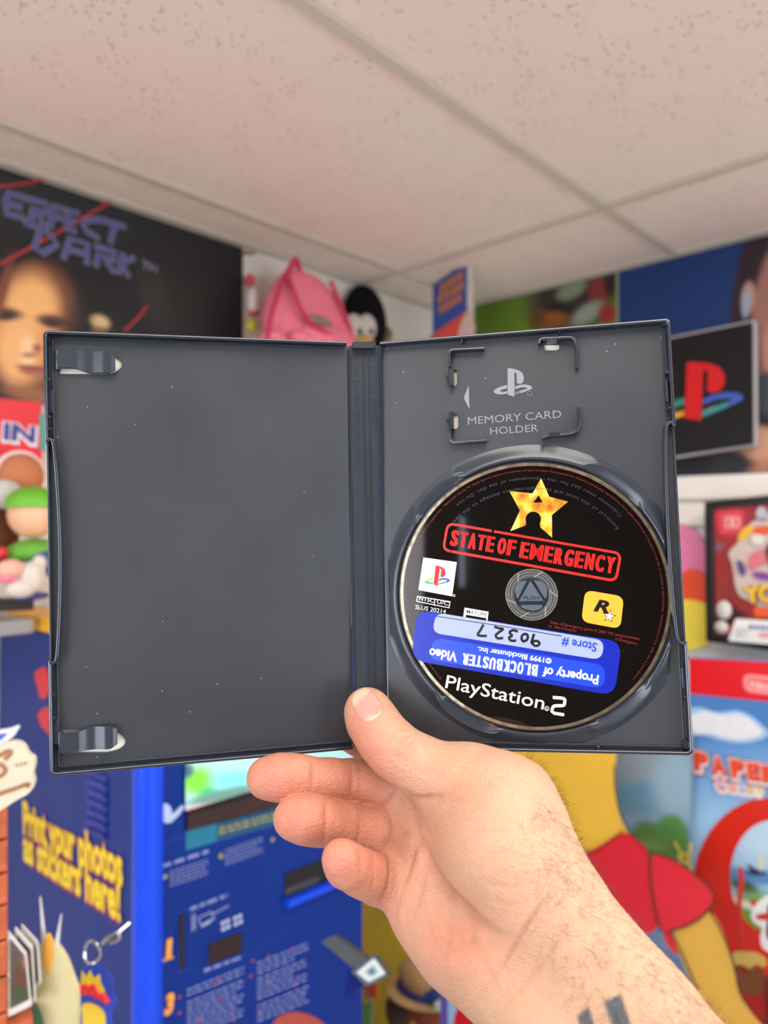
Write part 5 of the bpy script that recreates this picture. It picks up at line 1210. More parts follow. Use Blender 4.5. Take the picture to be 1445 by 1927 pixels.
# hanging box sign
FSg = wall_r(A_WALL - .30)
def sgf(pts, d=0): return PX(FSg, pts, d)
hs = thing('hanging_sign', 'blue card sign with orange block lettering hanging below the ceiling by the corner', 'sign', FSg.w(*FSg.P(850, 660), -.01))
obj('card', MB().prism(FSg, sgf([(814, 536), (877, 493), (878, 660), (814, 676)]), -.006, 0), mat('sign_blue_card', (40, 74, 146), .4), hs)
obj('red_field', MB().prism(FSg, sgf([(808, 634), (877, 586), (877, 664), (808, 680)]), .0003, .0015), flat((200, 72, 66), .4), hs)
tx = MB()
for r_, (xa, ya, xb, yb) in enumerate(((828, 552, 872, 524), (824, 572, 874, 544), (826, 592, 870, 566))):
    for i in range(4):
        t0, t1 = i / 4 + .02, (i + 1) / 4 - .03
        tx.prism(FSg, sgf([(xa + (xb - xa) * t0, ya + (yb - ya) * t0), (xa + (xb - xa) * t1, ya + (yb - ya) * t1), (xa + (xb - xa) * t1, ya + (yb - ya) * t1 - 15), (xa + (xb - xa) * t0, ya + (yb - ya) * t0 - 15)]), .0003, .003)
obj('orange_block', tx, flat((178, 112, 66), .5), hs, kind='stuff')
obj('white_edge', MB().prism(FSg, sgf([(878, 488), (887, 484), (890, 650), (879, 660)]), -.007, -.001), flat((196, 190, 180), .5), hs)
obj('pale_flap', MB().prism(FSg, sgf([(884, 578), (897, 622), (862, 640), (866, 615)]), .002, .004), flat((196, 170, 158), .5), hs)
# ---------------------------------------------------------------- right wall: posters, panels
PR = wall_r(A_WALL - .004)
def topclip(F, p): return (p[0], Z_CEIL - .012)
q = PX(PR, [(888, 580), (1160, 505), (1160, 640), (888, 690)]); q[0] = topclip(PR, q[0]); q[1] = topclip(PR, q[1])
gp = obj('poster', MB().prism(PR, q, -.003, 0), flat((92, 122, 32), .4), None, 'green poster with a dark mottled figure, tucked under the ceiling right of the corner', 'poster', 'printed posters')
B_ = [(1060, 560, 70, 60, (58, 50, 40), .9, -20), (1090, 560, 60, 60, (44, 36, 32), .8, 0), (1075, 545, 30, 16, (120, 128, 104), .9, -30), (1050, 582, 26, 12, (30, 26, 22), .8, 0), (1128, 545, 20, 26, (120, 44, 36), .9, 20), (1105, 590, 34, 16, (132, 138, 124), .9, -35), (1040, 600, 30, 14, (134, 76, 34), .9, 0), (1150, 530, 14, 30, (40, 24, 28), .8, 0), (1145, 590, 18, 18, (136, 30, 34), .8, 0), (1010, 600, 16, 20, (90, 66, 30), .9, 0)]
g, gc = grid_print(PR, [(890, 578), (1158, 510), (1158, 640), (890, 688)], 110, 70, B_, (92, 124, 32), .0006)
for i, v in enumerate(g.v):
    l = PR.I @ Vector(v)
    if l.y > Z_CEIL - .013: g.v[i] = tuple(PR.w(l.x, Z_CEIL - .013, .0006))
obj('poster_picture', g, vprint, gp, vcols=gc)
q = PX(PR, [(1163, 500), (1640, 372), (1640, 880), (1163, 905)]); q[0] = topclip(PR, q[0]); q[1] = topclip(PR, q[1])
bpz = obj('poster', MB().prism(PR, q, -.003, 0), flat((2, 44, 98), .4), None, 'large deep blue poster with a dark-haired figure at its right edge, behind the logo board', 'poster', 'printed posters')
B_ = [(1440, 560, 62, 190, (40, 20, 30), .25, 8), (1450, 700, 60, 150, (34, 18, 28), .3, 0), (1470, 570, 52, 140, (150, 104, 92), .3, 10), (1408, 560, 13, 30, (176, 136, 122), .5, 5), (1404, 572, 8, 26, (140, 160, 178), .6, 5), (1450, 700, 30, 60, (126, 82, 70), .4, 0), (1470, 660, 36, 60, (168, 122, 106), .5, 0), (1430, 850, 56, 46, (168, 112, 84), .4, 10), (1440, 740, 26, 40, (52, 56, 62), .4, 0), (1350, 872, 70, 26, (30, 32, 38), .5, 0), (1280, 868, 60, 28, (16, 17, 22), .5, 0), (1432, 836, 34, 30, (190, 140, 112), .7, 0)]
g, gc = grid_print(PR, [(1166, 498), (1640, 376), (1640, 878), (1166, 902)], 160, 130, B_, (2, 46, 102), .0006)
for i, v in enumerate(g.v):
    l = PR.I @ Vector(v)
    if l.y > Z_CEIL - .013: g.v[i] = tuple(PR.w(l.x, Z_CEIL - .013, .0006))
obj('poster_picture', g, vprint, bpz, vcols=gc)
pn_ = MB()
for px, py in ((1337, 462), (1393, 446)): x, y = PR.P(px, py); pn_.lathe(PR, x, y, [(.007, 0), (.006, .006), (.001, .008)], 12)
obj('push_pin', pn_, flat((150, 140, 170), .3), bpz, kind='stuff')
# logo board
LB = wall_r(A_WALL - .05)
lb = thing('logo_board', 'black board with pale edge and red, blue and yellow logo, on the right wall', 'sign', LB.w(*LB.P(1340, 860), -.01))
obj('board', MB().prism(LB, PX(LB, [(1230, 640), (1418, 602), (1420, 838), (1230, 868)]), -.03, -.002), mat('board_edge_white', (176, 172, 172), .5), lb)
obj('black_face', MB().prism(LB, PX(LB, [(1232, 643), (1416, 606), (1418, 836), (1232, 864)]), -.0018, 0), flat((10, 10, 12), .3), lb)
LO = (1226, 801); ux = (172, -18); uy = (6, -152)
def lbm(poly, z): return PX(LB, [(LO[0] + ux[0] * x + uy[0] * y, LO[1] + ux[1] * x + uy[1] * y) for x, y in poly], z)
k_ = lambda n, polys, c, z: obj(n, [m for m in [MB()] for p in polys if m.prism(LB, lbm(p, z), .0002, z) or True][0], flat(c, .35), lb)
k_('logo_blue', [LOGO_R1], (60, 84, 168), .001); k_('logo_teal', [LOGO_R2], (44, 140, 140), .0015); k_('logo_yellow', [LOGO_R3], (224, 160, 44), .0012); k_('logo_yellow', [LOGO_L], (224, 160, 44), .0012)
k_('logo_green', [LOGO_L[:3] + LOGO_L[10:]], (50, 130, 120), .0016); k_('logo_red', [LOGO_P], (204, 18, 26), .002)
# slatwall below the posters: separate white slats
SW_ = wall_r(A_WALL - .016)
sl = thing('trim_3', None, None, SW_.w(*SW_.P(1300, 1240), 0), kind='structure')
m_sl = mat('slatwall_white', (232, 227, 218), .45, noise=.02)
xa, xb = SW_.P(1150, 900)[0], SW_.P(1700, 900)[0]; ytop_s = SW_.P(1275, 897)[1]; step = abs(SW_.P(1300, 897)[1] - SW_.P(1300, 947)[1])
for i in range(9):
    y1 = ytop_s - i * step; obj('slat', MB().box(SW_, xa, xb, y1 - step + .009, y1, -.0155, 0, .0012), m_sl, sl)
# plain round coloured cushions on the slatwall (stand-ins for pictures of toys)
RC = wall_r(A_WALL - .03)
def disc_px(name, label, c, r, col, F, th=.006, cat='wall decoration'):
    return obj(name, MB().prism(F, smoothpoly(PX(F, [(c[0] + r[0] * math.cos(t), c[1] + r[1] * math.sin(t)) for t in np.linspace(0, 2 * math.pi, 24, endpoint=False)]), True, 1), -th, 0), flat(col, .4), None, label, cat, 'coloured wall rounds')
disc_px('wall_round', 'large pink round decoration between the open case and the framed picture', (1268, 1056), (66, 72), (232, 130, 172), wall_r(A_WALL - .030))
disc_px('wall_round', 'orange-red round decoration just below the pink round', (1302, 1120), (34, 50), (232, 82, 38), wall_r(A_WALL - .037))
disc_px('wall_round', 'yellow round decoration below the orange-red one', (1290, 1176), (66, 48), (238, 214, 70), wall_r(A_WALL - .044))
# framed picture
FP = wall_r(A_WALL - .085)
fp = thing('picture_frame', 'black deep frame with red picture and coloured shapes, at the right photo edge', 'picture', FP.w(*FP.P(1400, 1215), -.02))
fq = [(1327, 945), (1560, 920), (1560, 1240), (1330, 1206)]
obj('backing', MB().prism(FP, PX(FP, fq), -.03, -.008), flat((14, 13, 15), .35), fp)
obj('frame', MB().wall(FP, PX(FP, [(1334, 951), (1555, 928), (1555, 1232), (1337, 1200)]), .018, -.0078, .006, .002, closed=True), flat((16, 15, 17), .3), fp)
B_ = [(1376, 985, 16, 18, (216, 96, 98), .6, 0), (1370, 975, 28, 30, (206, 50, 66), .9, 0), (1360, 1060, 18, 60, (150, 34, 34), 1.2, 0), (1352, 1028, 10, 8, (120, 84, 100), 1, 0), (1370, 1120, 30, 40, (140, 44, 34), 1.2, 0), (1440, 1000, 40, 60, (150, 50, 60), 1.2, 0), (1375, 1160, 30, 16, (60, 24, 26), 1, 0)]
g, gc = grid_print(FP, [(1344, 958), (1548, 938), (1548, 1224), (1347, 1192)], 70, 90, B_, (166, 40, 40), -.0072); obj('picture', g, vprint, fp, vcols=gc)
rr_ = obj('round_badge', MB().prism(FP, rquad(PX(FP, [(1352, 964), (1396, 960), (1397, 1002), (1354, 1006)]), .006), -.007, -.006), flat((214, 72, 84), .35), fp)
bd = MB()
for dx_ in (0, 14): x0, y0 = FP.P(1366 + dx_, 974, -.0055); x1, y1 = FP.P(1376 + dx_, 992, -.0055); bd.wall(FP, rquad([(x0, y0), (x1, y0), (x1, y1), (x0, y1)], .003), .0025, -.006, -.005, closed=True)
obj('badge_symbol', bd, flat((236, 200, 200), .35), rr_)
rnd = random.Random(5)
for nm, pts, c, z in (('pale_burst', [(1400, 1000), (1420, 975), (1440, 985), (1445, 960), (1560, 950), (1560, 1170), (1440, 1150), (1410, 1130), (1385, 1120), (1378, 1060), (1368, 1040), (1385, 1025), (1395, 1010)], (196, 178, 170), 0),
    ('yellow_shape', [(1386, 1012), (1400, 992), (1412, 988), (1422, 1000), (1402, 1012), (1392, 1022)], (220, 176, 50), .003), ('orange_shape', [(1412, 998), (1430, 988), (1460, 992), (1460, 1002), (1424, 1008)], (216, 84, 40), .004),
    ('pink_shape', [(1404, 1066), (1412, 1040), (1446, 1030), (1466, 1056), (1440, 1060), (1412, 1076)], (206, 110, 120), .003), ('purple_shape', [(1412, 1078), (1430, 1074), (1460, 1084), (1460, 1094), (1424, 1090)], (120, 62, 134), .004), ('purple_shape', [(1384, 1050), (1400, 1060), (1404, 1086), (1390, 1080)], (86, 60, 120), .0045),
    ('silver_ball', [(1420, 970), (1428, 952), (1440, 955), (1446, 970), (1432, 980)], (176, 176, 186), .004), ('dark_shape', [(1438, 1040), (1445, 1020), (1470, 1020), (1470, 1070), (1450, 1068)], (64, 48, 40), .005), ('white_shape', [(1412, 1010), (1424, 1003), (1440, 1012), (1432, 1026), (1416, 1024)], (216, 206, 198), .005)):
    obj(nm, MB().prism(FP, smoothpoly(PX(FP, pts, z), True, 2), z - .003, z), flat(c, .4), fp)
for z, b_, c in ((.008, .10, (40, 24, 20)), (.009, .05, (238, 184, 36))):
    tx = MB(); ptext(tx, FP, 'YO', (1402, 1134), (1462, 1131), 34, z, bold=b_); obj('frame_lettering', tx, flat(c, .35), fp)
obj('orange_plate', MB().prism(FP, PX(FP, [(1419, 1142), (1520, 1142), (1520, 1160), (1422, 1162)]), .004, .007), flat((224, 84, 34), .4), fp)
# white stand-up card at the foot of the frame
FQ = wall_r(A_WALL - .12)
wc = thing('shelf_card', 'white tilted card with blue lettering in front of the framed picture', 'card', FQ.w(*FQ.P(1420, 1215), -.003))
obj('card', MB().prism(FQ, rquad(PX(FQ, [(1384, 1164), (1560, 1176), (1560, 1222), (1370, 1206)]), .004), -.003, 0), flat((228, 224, 220), .4), wc)
tx = MB(); micro(FQ, tx, 1384, 1182, 1410, .05, 4, 5, 1.8, 4, z=.001); obj('small_print', tx, flat((150, 150, 150), .5), wc, kind='stuff')
tx = MB(); micro(FQ, tx, 1409, 1176, 1470, .05, 1, 5, 8, 9, z=.001, dens=(7, 10)); obj('blue_lettering', tx, flat((90, 110, 160), .4), wc, kind='stuff')
obj('red_oval', MB().prism(FQ, rquad(PX(FQ, [(1426, 1190), (1520, 1193), (1520, 1204), (1428, 1200)]), .006), .0002, .001), flat((222, 150, 146), .4), wc)
obj('grey_knob', MB().ellipsoid(FQ, (FQ.P(1362, 1148)[0], FQ.P(1362, 1148)[1], .0), (.017, .022, .012)), flat((196, 190, 182), .6), None, 'pale grey soft knob at the lower left corner of the framed picture', 'ornament')
obj('grey_knob', MB().ellipsoid(FQ, (FQ.P(1358, 1180)[0], FQ.P(1358, 1180)[1], .002), (.015, .015, .012)), flat((188, 182, 176), .6), None, 'pale grey soft knob beside the white card, under the other knob', 'ornament')

# ---------------------------------------------------------------- lower right: tall banner with red ring scene
BN = wall_r(A_WALL - .22)
bn = thing('banner', 'tall printed banner with red header, cloud, red ring and bright lettering, at the right edge', 'banner', BN.w(*BN.P(1430, 2300), -.004))
obj('sheet', MB().prism(BN, PX(BN, [(1296, 1236), (1800, 1262), (1800, 2600), (1302, 2400)]), -.004, 0), flat((70, 124, 186), .35), bn)
B_ = [(1380, 1330, 400, 70, (66, 118, 180), .8, 0), (1380, 1480, 300, 70, (112, 160, 208), 1.2, 0), (1330, 1580, 120, 80, (150, 190, 220), 1.2, 0), (1400, 1800, 300, 60, (90, 120, 60), .8, 0), (1340, 1900, 200, 100, (110, 30, 30), .9, 0)]
g, gc = grid_print(BN, [(1304, 1308), (1790, 1340), (1790, 2400), (1304, 2300)], 60, 110, B_, (70, 124, 186), .0006); obj('sky_print', g, vprint, bn, vcols=gc)
obj('red_header', MB().prism(BN, PX(BN, [(1296, 1238), (1800, 1264), (1800, 1356), (1298, 1305)]), .0003, .0016), flat((212, 8, 20), .35), bn)
lg_ = obj('header_badge', MB().prism(BN, rquad(PX(BN, [(1397, 1266), (1520, 1280), (1520, 1318), (1399, 1302)]), .016, 6), .0016, .0026), flat((224, 92, 96), .35), bn)
tx = MB(); tx.wall(BN, rquad(PX(BN, [(1402, 1271), (1516, 1284), (1516, 1313), (1404, 1298)], .003), .013, 6), .0025, .0026, .0032, closed=True); ptext(tx, BN, 'Nintendo', (1412, 1294), (1505, 1305), 15, .003, bold=.03); obj('badge_lettering', tx, flat((242, 190, 190), .35), lg_)
cloud = lambda s, dx, dy: smoothpoly([(1420 + (x - 1420) * s + dx, 1375 + (y - 1375) * s + dy) for x, y in [(1260, 1370), (1290, 1340), (1325, 1333), (1350, 1345), (1385, 1338), (1410, 1350), (1430, 1368), (1440, 1378), (1426, 1388), (1395, 1395), (1360, 1390), (1325, 1378), (1290, 1385), (1262, 1380)]], True, 2)
obj('cloud', MB().prism(BN, PX(BN, cloud(1.16, 8, 2)), .0003, .0014), flat((150, 184, 214), .4), bn, 'pale blue outer cloud')
obj('cloud', MB().prism(BN, PX(BN, cloud(.92, 0, 0)), .0014, .0022), flat((214, 216, 220), .4), bn, 'white inner cloud')
# red ring with a little landscape
rc_ = (1452, 1668); rg_ = lambda rx, ry, n=48: [(rc_[0] + rx * math.cos(t), rc_[1] + ry * math.sin(t)) for t in np.linspace(0, 2 * math.pi, n, endpoint=False)]
obj('red_ring', MB().prism(BN, PX(BN, [(1452 + (x - 1452), y) for x, y in rg_(147, 168)]), .0003, .0024), flat((206, 40, 26), .3), bn)
obj('red_base', MB().prism(BN, PX(BN, [(1308, 1690), (1430, 1690), (1440, 1927), (1440, 2200), (1380, 2100), (1360, 1860), (1330, 1800)]), .0003, .002), flat((180, 26, 26), .35), bn)
B_ = [(1440, 1560, 60, 60, (178, 206, 224), .8, 0), (1420, 1650, 70, 14, (84, 130, 186), .5, 8), (1400, 1668, 30, 12, (52, 84, 50), .6, 20), (1420, 1720, 80, 40, (106, 150, 50), .6, 0), (1400, 1700, 40, 6, (226, 226, 214), .5, 20), (1430, 1775, 40, 14, (214, 210, 190), .6, 10), (1416, 1642, 14, 6, (40, 50, 70), .5, 0)]
loc_ = [(1452 + 78 * math.cos(t), 1650 + 106 * math.sin(t)) for t in np.linspace(0, 2 * math.pi, 48, endpoint=False)]
mb = MB(); n_ = 14; vs = []; fs = []
for j in range(n_ + 1):
    for (x, y) in loc_: qx, qy = 1452 + (x - 1452) * j / n_, 1650 + (y - 1650) * j / n_; a, b = BN.P(qx, qy, .003); vs.append(BN.w(a, b, .003))
for j in range(n_):
    for k in range(48): k2 = (k + 1) % 48; fs.append((j * 48 + k, (j + 1) * 48 + k, (j + 1) * 48 + k2, j * 48 + k2))
mb.add(vs, fs); cl_ = np.tile(np.array(lin((150, 190, 216))), (len(vs), 1))
PXY = [(1452 + (x - 1452) * j / n_, 1650 + (y - 1650) * j / n_) for j in range(n_ + 1) for (x, y) in loc_]; XX = np.array([p[0] for p in PXY]); YY = np.array([p[1] for p in PXY])
for (bx_, by_, rx_, ry_, c, so, an) in B_:
    t = math.radians(an); u = ((XX - bx_) * math.cos(t) + (YY - by_) * math.sin(t)) / rx_; v = (-(XX - bx_) * math.sin(t) + (YY - by_) * math.cos(t)) / ry_; w = np.clip((1 + so / 2 - np.hypot(u, v)) / so, 0, 1)[:, None]; cl_ = cl_ * (1 - w) + np.array(lin(c)) * w
obj('ring_landscape', mb, vprint, bn, vcols=cl_)
obj('boat_hull', MB().prism(BN, PX(BN, [(1408, 1622), (1416, 1630), (1436, 1642), (1440, 1636), (1442, 1646), (1420, 1646), (1412, 1636)]), .0032, .004), flat((34, 44, 70), .4), bn)
obj('boat_sail', MB().prism(BN, PX(BN, [(1430, 1610), (1438, 1610), (1438, 1634), (1428, 1634)]), .0032, .004), flat((206, 206, 170), .4), bn)
rp = MB(); rp.ribbon(BN, smoothpoly(PX(BN, [(1394, 1640), (1396, 1660), (1390, 1700), (1396, 1750), (1402, 1790), (1400, 1830)], .004), False, 2), .010, .004); obj('red_drip', rp, flat((206, 52, 50), .35), bn)
for (px, py, r) in ((1418, 1700, 6), (1422, 1765, 5), (1394, 1636, 4)):
    x, y = BN.P(px, py, .004); obj('red_spot', MB().prism(BN, circ(x, y, r * .0011, 14), .0032, .004), flat((206, 46, 46), .35), bn)
ch_ = smoothpoly([(1412, 1715), (1432, 1690), (1450, 1680), (1500, 1690), (1500, 1800), (1436, 1790), (1430, 1760), (1438, 1745), (1418, 1735)], True, 2)
obj('white_edged_shape', MB().prism(BN, PX(BN, ch_), .0032, .0042), flat((228, 228, 228), .4), bn)
obj('dark_patch', MB().prism(BN, PX(BN, smoothpoly([(1444, 1700), (1460, 1695), (1500, 1700), (1500, 1780), (1446, 1770), (1442, 1750), (1446, 1730)], True, 2)), .0044, .005), flat((70, 28, 26), .4), bn)
obj('red_brim', MB().prism(BN, PX(BN, smoothpoly([(1420, 1722), (1440, 1716), (1470, 1716), (1470, 1728), (1430, 1730)], True, 1)), .0052, .006), flat((196, 32, 38), .4), bn)
obj('yellow_frill', MB().prism(BN, PX(BN, smoothpoly([(1376, 1790), (1400, 1788), (1430, 1792), (1445, 1806), (1440, 1822), (1424, 1810), (1412, 1824), (1398, 1812), (1380, 1816)], True, 2)), .003, .005), flat((206, 176, 96), .4), bn)
obj('brown_barrel', MB().prism(BN, PX(BN, [(1382, 1816), (1438, 1822), (1436, 1870), (1404, 1872), (1384, 1850)]), .0026, .004), flat((126, 72, 40), .5), bn)
for z, b_, c in ((.005, .24, (150, 70, 72)), (.0062, .17, (222, 214, 220)), (.0075, .07, (222, 70, 36))):
    tx = MB(); xs = [(1308, 1334), (1341, 1367), (1378, 1403), (1409, 1431), (1437, 1464), (1480, 1520), (1526, 1560)]
    for chr_, (x0, x1), i in zip('PAPER', xs, range(5)):
        y0 = [1446, 1455, 1460, 1465, 1470][i]; ptext(tx, BN, chr_, (x0 - b_ * 20, y0 + b_ * 14), (x1 + b_ * 20, y0 + 3 + b_ * 14), 31 + b_ * 44, z, bold=b_)
    obj('headline_lettering', tx, flat(c, .35), bn)
for i, (ch2, c, x0, x1) in enumerate((('C', (226, 116, 130), 1350, 1366), ('o', (228, 130, 120), 1372, 1388), ('l', (150, 160, 220), 1393, 1399), ('o', (200, 170, 120), 1404, 1420), ('r', (216, 200, 90), 1426, 1438))):
    y0 = 1487 + i * 2.2
    tx = MB(); ptext(tx, BN, ch2, (x0 - 4, y0 + 2), (x1 + 4, y0 + 3), 26, .005, bold=.16); obj('colour_lettering', tx, flat((230, 222, 226), .35), bn)
    tx = MB(); ptext(tx, BN, ch2, (x0, y0), (x1, y0 + 1), 22, .0062, bold=.05); obj('colour_lettering', tx, flat(c, .35), bn)

# grey-blue printed board behind the yellow and red cut-out
GB = wall_r(A_WALL - .26)
gb = thing('backdrop_board', 'grey-blue backdrop board with printed green trees beside the banner', 'board', GB.w(*GB.P(1230, 2400), -.004))
obj('sheet', MB().prism(GB, PX(GB, [(880, 1380), (1302, 1380), (1304, 2500), (880, 2300)]), -.005, 0), flat((120, 152, 172), .4), gb)
B_ = [(1230, 1440, 100, 60, (132, 150, 164), 1, 0), (1220, 1500, 80, 30, (98, 140, 168), 1, 0), (1270, 1480, 40, 60, (140, 172, 190), 1, 0), (1250, 1570, 90, 20, (110, 146, 178), .8, 0), (1216, 1590, 34, 44, (84, 126, 70), .35, 0), (1262, 1580, 34, 48, (80, 132, 66), .35, 0), (1225, 1600, 30, 20, (110, 144, 84), .9, 0), (1255, 1630, 60, 30, (84, 124, 72), .4, 0), (1180, 1700, 300, 60, (96, 130, 170), .8, 0), (1200, 1880, 200, 100, (94, 128, 176), .8, 0)]
g, gc = grid_print(GB, [(885, 1385), (1298, 1385), (1300, 2300), (885, 2200)], 110, 150, B_, (124, 156, 180), .0006); obj('landscape_print', g, vprint, gb, vcols=gc)
yf = MB()
for s in ([(1270, 1585), (1284, 1612), (1280, 1622)], [(1300, 1588), (1296, 1620), (1288, 1624)], [(1276, 1612), (1292, 1604), (1300, 1640)]): yf.ribbon(GB, smoothpoly(PX(GB, s, .002), False, 1), .006, .002)
obj('yellow_leaves', yf, flat((222, 200, 90), .4), gb)
# the cut-out of plain yellow and red shapes
YB = wall_r(A_WALL - .42)
yc = thing('yellow_red_cutout', 'large cut-out of plain yellow and red shapes with dark outlines behind the forearm', 'cutout', YB.w(*YB.P(1100, 2400), -.005))
m_y = mat('cutout_yellow', (232, 184, 62), .4, noise=.03); m_r = mat('cutout_red', (214, 34, 50), .38, noise=.03); m_o = flat((60, 44, 28), .5)
def shape(name, pts, m, z, it=2, th=.003):
    p = smoothpoly(pts, True, it); obj(name, MB().prism(YB, PX(YB, p, z), z - th, z), m, yc)
shape('yellow_shape', [(840, 1350), (1160, 1350), (1156, 1480), (1160, 1530), (1182, 1572), (1196, 1600), (1110, 1680), (900, 1700), (840, 1600)], m_y, 0)
shape('red_shape', [(1090, 1610), (1130, 1592), (1172, 1562), (1200, 1580), (1222, 1604), (1226, 1660), (1244, 1752), (1200, 1760), (1100, 1680)], m_r, .004)
shape('red_shape', [(1222, 1604), (1260, 1612), (1300, 1640), (1330, 1668), (1348, 1688), (1330, 1718), (1300, 1740), (1258, 1754), (1238, 1744), (1226, 1680)], m_r, .008)
shape('yellow_band', [(1262, 1752), (1300, 1740), (1332, 1708), (1356, 1744), (1380, 1810), (1392, 1880), (1430, 1930), (1500, 2000), (1400, 2100), (1340, 1927), (1300, 1850), (1276, 1790)], mat('cutout_ochre', (214, 166, 66), .42, noise=.03), .002)
shape('red_shape', [(1240, 1740), (1262, 1752), (1286, 1800), (1260, 1790)], m_r, .001, 1)
ol = MB()
for s, w in (([(1156, 1440), (1158, 1500), (1176, 1556), (1200, 1584), (1222, 1604), (1262, 1614), (1310, 1646), (1350, 1686), (1330, 1718), (1296, 1742), (1256, 1754)], .0036), ([(1222, 1604), (1226, 1680), (1242, 1752)], .0042), ([(1334, 1712), (1360, 1756), (1382, 1816), (1392, 1876), (1420, 1906), (1450, 1935)], .004), ([(1264, 1756), (1290, 1810), (1310, 1860)], .0036), ([(1100, 1610), (1140, 1590), (1172, 1562)], .002)): ol.ribbon(YB, smoothpoly(PX(YB, s, .0095), False, 2), w, .0095)
obj('dark_outline', ol, m_o, yc)
# lower middle: crumpled yellow sheet, straw hat toy, pale box, small camera
YF = wall_r(A_WALL - .50)
x0, y0 = YF.P(676, 1600); x1, y1 = YF.P(980, 2150); mb = MB(); n1, n2 = 30, 40; vs = []
for j in range(n2 + 1):
    for i in range(n1 + 1):
        u, v = i / n1, j / n2; z = .006 * math.sin(7 * u + 5 * v) * math.cos(9 * v - 4 * u) + .003 * math.sin(23 * u + 11 * v)
        vs.append(YF.w(x0 + (x1 - x0) * u, y0 + (y1 - y0) * v, z))
n = len(vs); vs += [tuple(Vector(v) + D1 * .002) for v in vs]
fs = [(j * (n1 + 1) + i, (j + 1) * (n1 + 1) + i, (j + 1) * (n1 + 1) + i + 1, j * (n1 + 1) + i + 1) for j in range(n2) for i in range(n1)]; fs += [tuple(a + n for a in f[::-1]) for f in fs]
mb.add(vs, fs); obj('yellow_sheet', mb, mat('yellow_crumpled', (218, 184, 22), .4, noise=.08), None, 'crumpled bright yellow sheet hanging right of the blue kiosk', 'sheet')
FH = wall_r(A_WALL - .62)
ht = thing('toy_with_hat', 'brown plush ball toy wearing a tan straw hat with navy band, low beside the kiosk', 'plush toy', FH.w(*FH.P(800, 2050), 0))
k = s2m(FH, 800, 1860, 1); kx = abs(FH.P(810, 1860)[0] - FH.P(800, 1860)[0]) / 10
x, y = FH.P(806, 1890); obj('head', MB().ellipsoid(FH, (x, y, 0), (44 * kx, 44 * k, .04)), fuzz((150, 76, 54)), ht)
x, y = FH.P(800, 1842); obj('hat_crown', MB().ellipsoid(FH, (x, y, 0), (46 * kx, 34 * k, .045)), fuzz((168, 134, 92)), ht)
obj('hat_band', MB().ellipsoid(FH, (x + .002, y - 16 * k, .002), (49 * kx, 9 * k, .049), fn=lambda a, b, c: (a, b + a * .8, c)), fuzz((48, 44, 110)), ht)
obj('hat_brim', MB().ellipsoid(FH, (x - 2 * kx, y - 26 * k, .004), (62 * kx, 7 * k, .065), fn=lambda a, b, c: (a, b + a * 1.6, c)), fuzz((176, 146, 104)), ht)
hm = MB()
for px, py in ((788, 1884), (800, 1876), (812, 1872), (822, 1868)): a, b = FH.P(px, py, .03); hm.ellipsoid(FH, (a, b, .034), (9 * kx, 9 * k, .012), seg=12, rings=8)
obj('blue_tuft', hm, fuzz((44, 70, 120)), ht)
a, b = FH.P(828, 1890, .03); obj('pale_patch', MB().ellipsoid(FH, (a, b, .034), (8 * kx, 10 * k, .012)), fuzz((190, 200, 190)), ht)
a, b = FH.P(745, 1905, 0); obj('body', MB().ellipsoid(FH, (a, b, -.01), (22 * kx, 40 * k, .03)), fuzz((92, 72, 60)), ht)
FX = wall_r(A_WALL - .72)
pb = thing('pale_box', 'pale blue box with violet edge and jagged red patch, just left of the forearm', 'box', FX.w(*FX.P(890, 2050), -.03))
obj('box', MB().prism(FX, PX(FX, [(843, 1835), (1010, 1850), (1010, 2100), (843, 2080)]), -.03, 0), flat((158, 190, 220), .35), pb)
obj('violet_edge', MB().prism(FX, PX(FX, [(829, 1828), (843, 1835), (843, 2080), (829, 2070)]), -.03, .001), flat((98, 84, 160), .35), pb)
rp_ = [(856, 1910), (862, 1898), (858, 1888), (870, 1884), (872, 1872), (884, 1874), (892, 1860), (900, 1872), (912, 1864), (1000, 1880), (1000, 2080), (858, 2060), (852, 1940)]
obj('red_patch', MB().prism(FX, PX(FX, rp_), .0003, .0015), flat((206, 30, 44), .35), pb)
tx = MB(); ptext(tx, FX, 'S', (902, 1934), (926, 1936), 34, .002, bold=.06); obj('lettering', tx, flat((236, 200, 196), .35), pb)
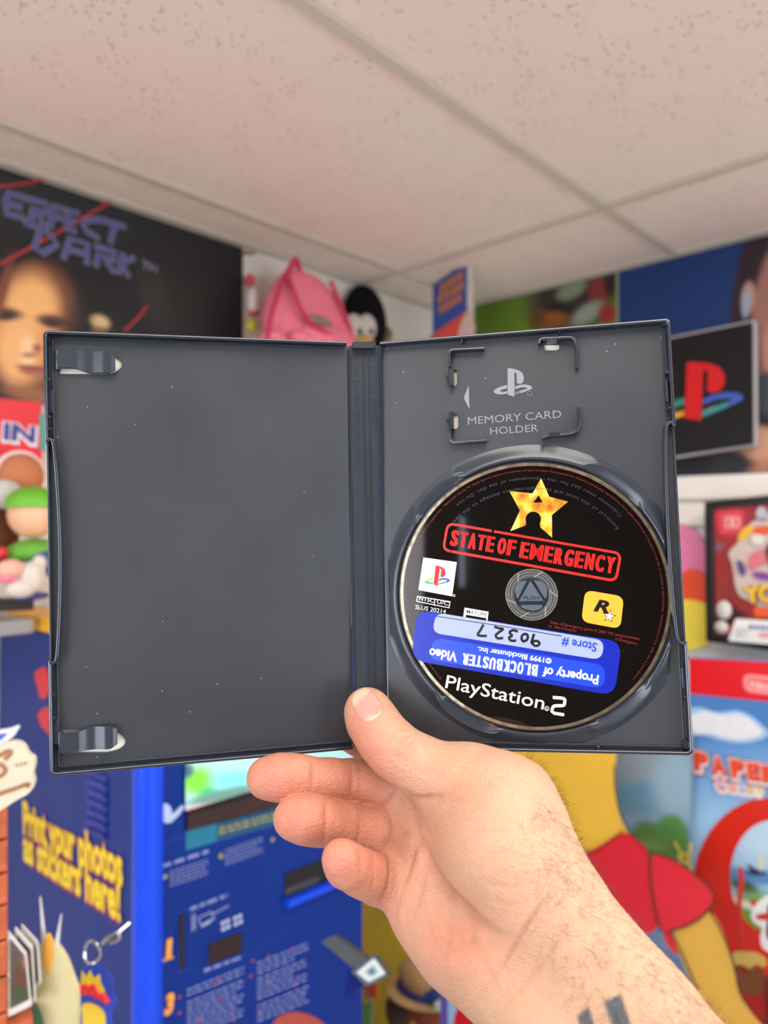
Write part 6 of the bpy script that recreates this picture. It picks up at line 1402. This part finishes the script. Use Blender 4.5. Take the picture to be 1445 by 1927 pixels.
# small camera on a grey arm and its blue bracket
GBq = wall_r(A_WALL - .70); x, y = GBq.P(740, 1880)
obj('red_tag', MB().prism(YF, PX(YF, [(684, 1856), (706, 1852), (708, 1876), (686, 1880)], .02), .016, .02), flat((206, 44, 40), .4), None, 'small red tag low on the yellow sheet', 'tag')
obj('green_tag', MB().prism(YF, PX(YF, [(682, 1888), (696, 1884), (698, 1990), (682, 1990)], .02), .016, .02), flat((90, 140, 60), .4), None, 'narrow green tag below the red tag on the yellow sheet', 'tag')
FCm = Fr(Matrix.Translation(at(660, 1800, .93)) @ Matrix.Rotation(math.radians(-20), 4, 'Z') @ Matrix.Rotation(math.pi / 2 - .45, 4, 'X'))
cm = thing('mini_camera', 'small white-faced camera on a dark grey arm and blue bracket, by the kiosk edge', 'camera', FCm.w(0, -.06, 0))
def cq(pts, z=0): return PX(FCm, pts, z)
obj('arm', MB().prism(FCm, rquad(cq([(603, 1772), (628, 1760), (694, 1806), (664, 1822)]), .003), -.018, 0), mat('arm_grey', (44, 48, 54), .5), cm)
obj('housing', MB().prism(FCm, rquad(cq([(662, 1828), (706, 1796), (732, 1836), (692, 1856)]), .003), -.014, .004), mat('housing_grey', (44, 50, 66), .4), cm)
obj('white_face', MB().prism(FCm, rquad(cq([(671, 1830), (704, 1803), (726, 1832), (694, 1848)], .005), .002), .0041, .006), flat((180, 188, 192), .3), cm)
obj('lens', MB().prism(FCm, cq([(686, 1829), (702, 1816), (712, 1830), (698, 1838)], .0065), .0061, .0068), flat((110, 150, 120), .3), cm)
obj('lens_core', MB().prism(FCm, cq([(692, 1828), (700, 1822), (706, 1830), (699, 1834)], .0072), .007, .0074), flat((60, 70, 120), .3), cm)
obj('bracket', MB().prism(FCm, cq([(656, 1826), (668, 1834), (690, 1852), (672, 1856), (652, 1880), (645, 1880)]), -.012, -.002), flat((8, 24, 96), .6, .1), cm)
obj('cable', MB().tube([FCm.w(*FCm.P(*p), -.006) for p in smoothpoly([(676, 1850), (690, 1872), (700, 1900), (702, 1960)], False, 2)], .0014, 8), flat((40, 36, 30), .5), cm)
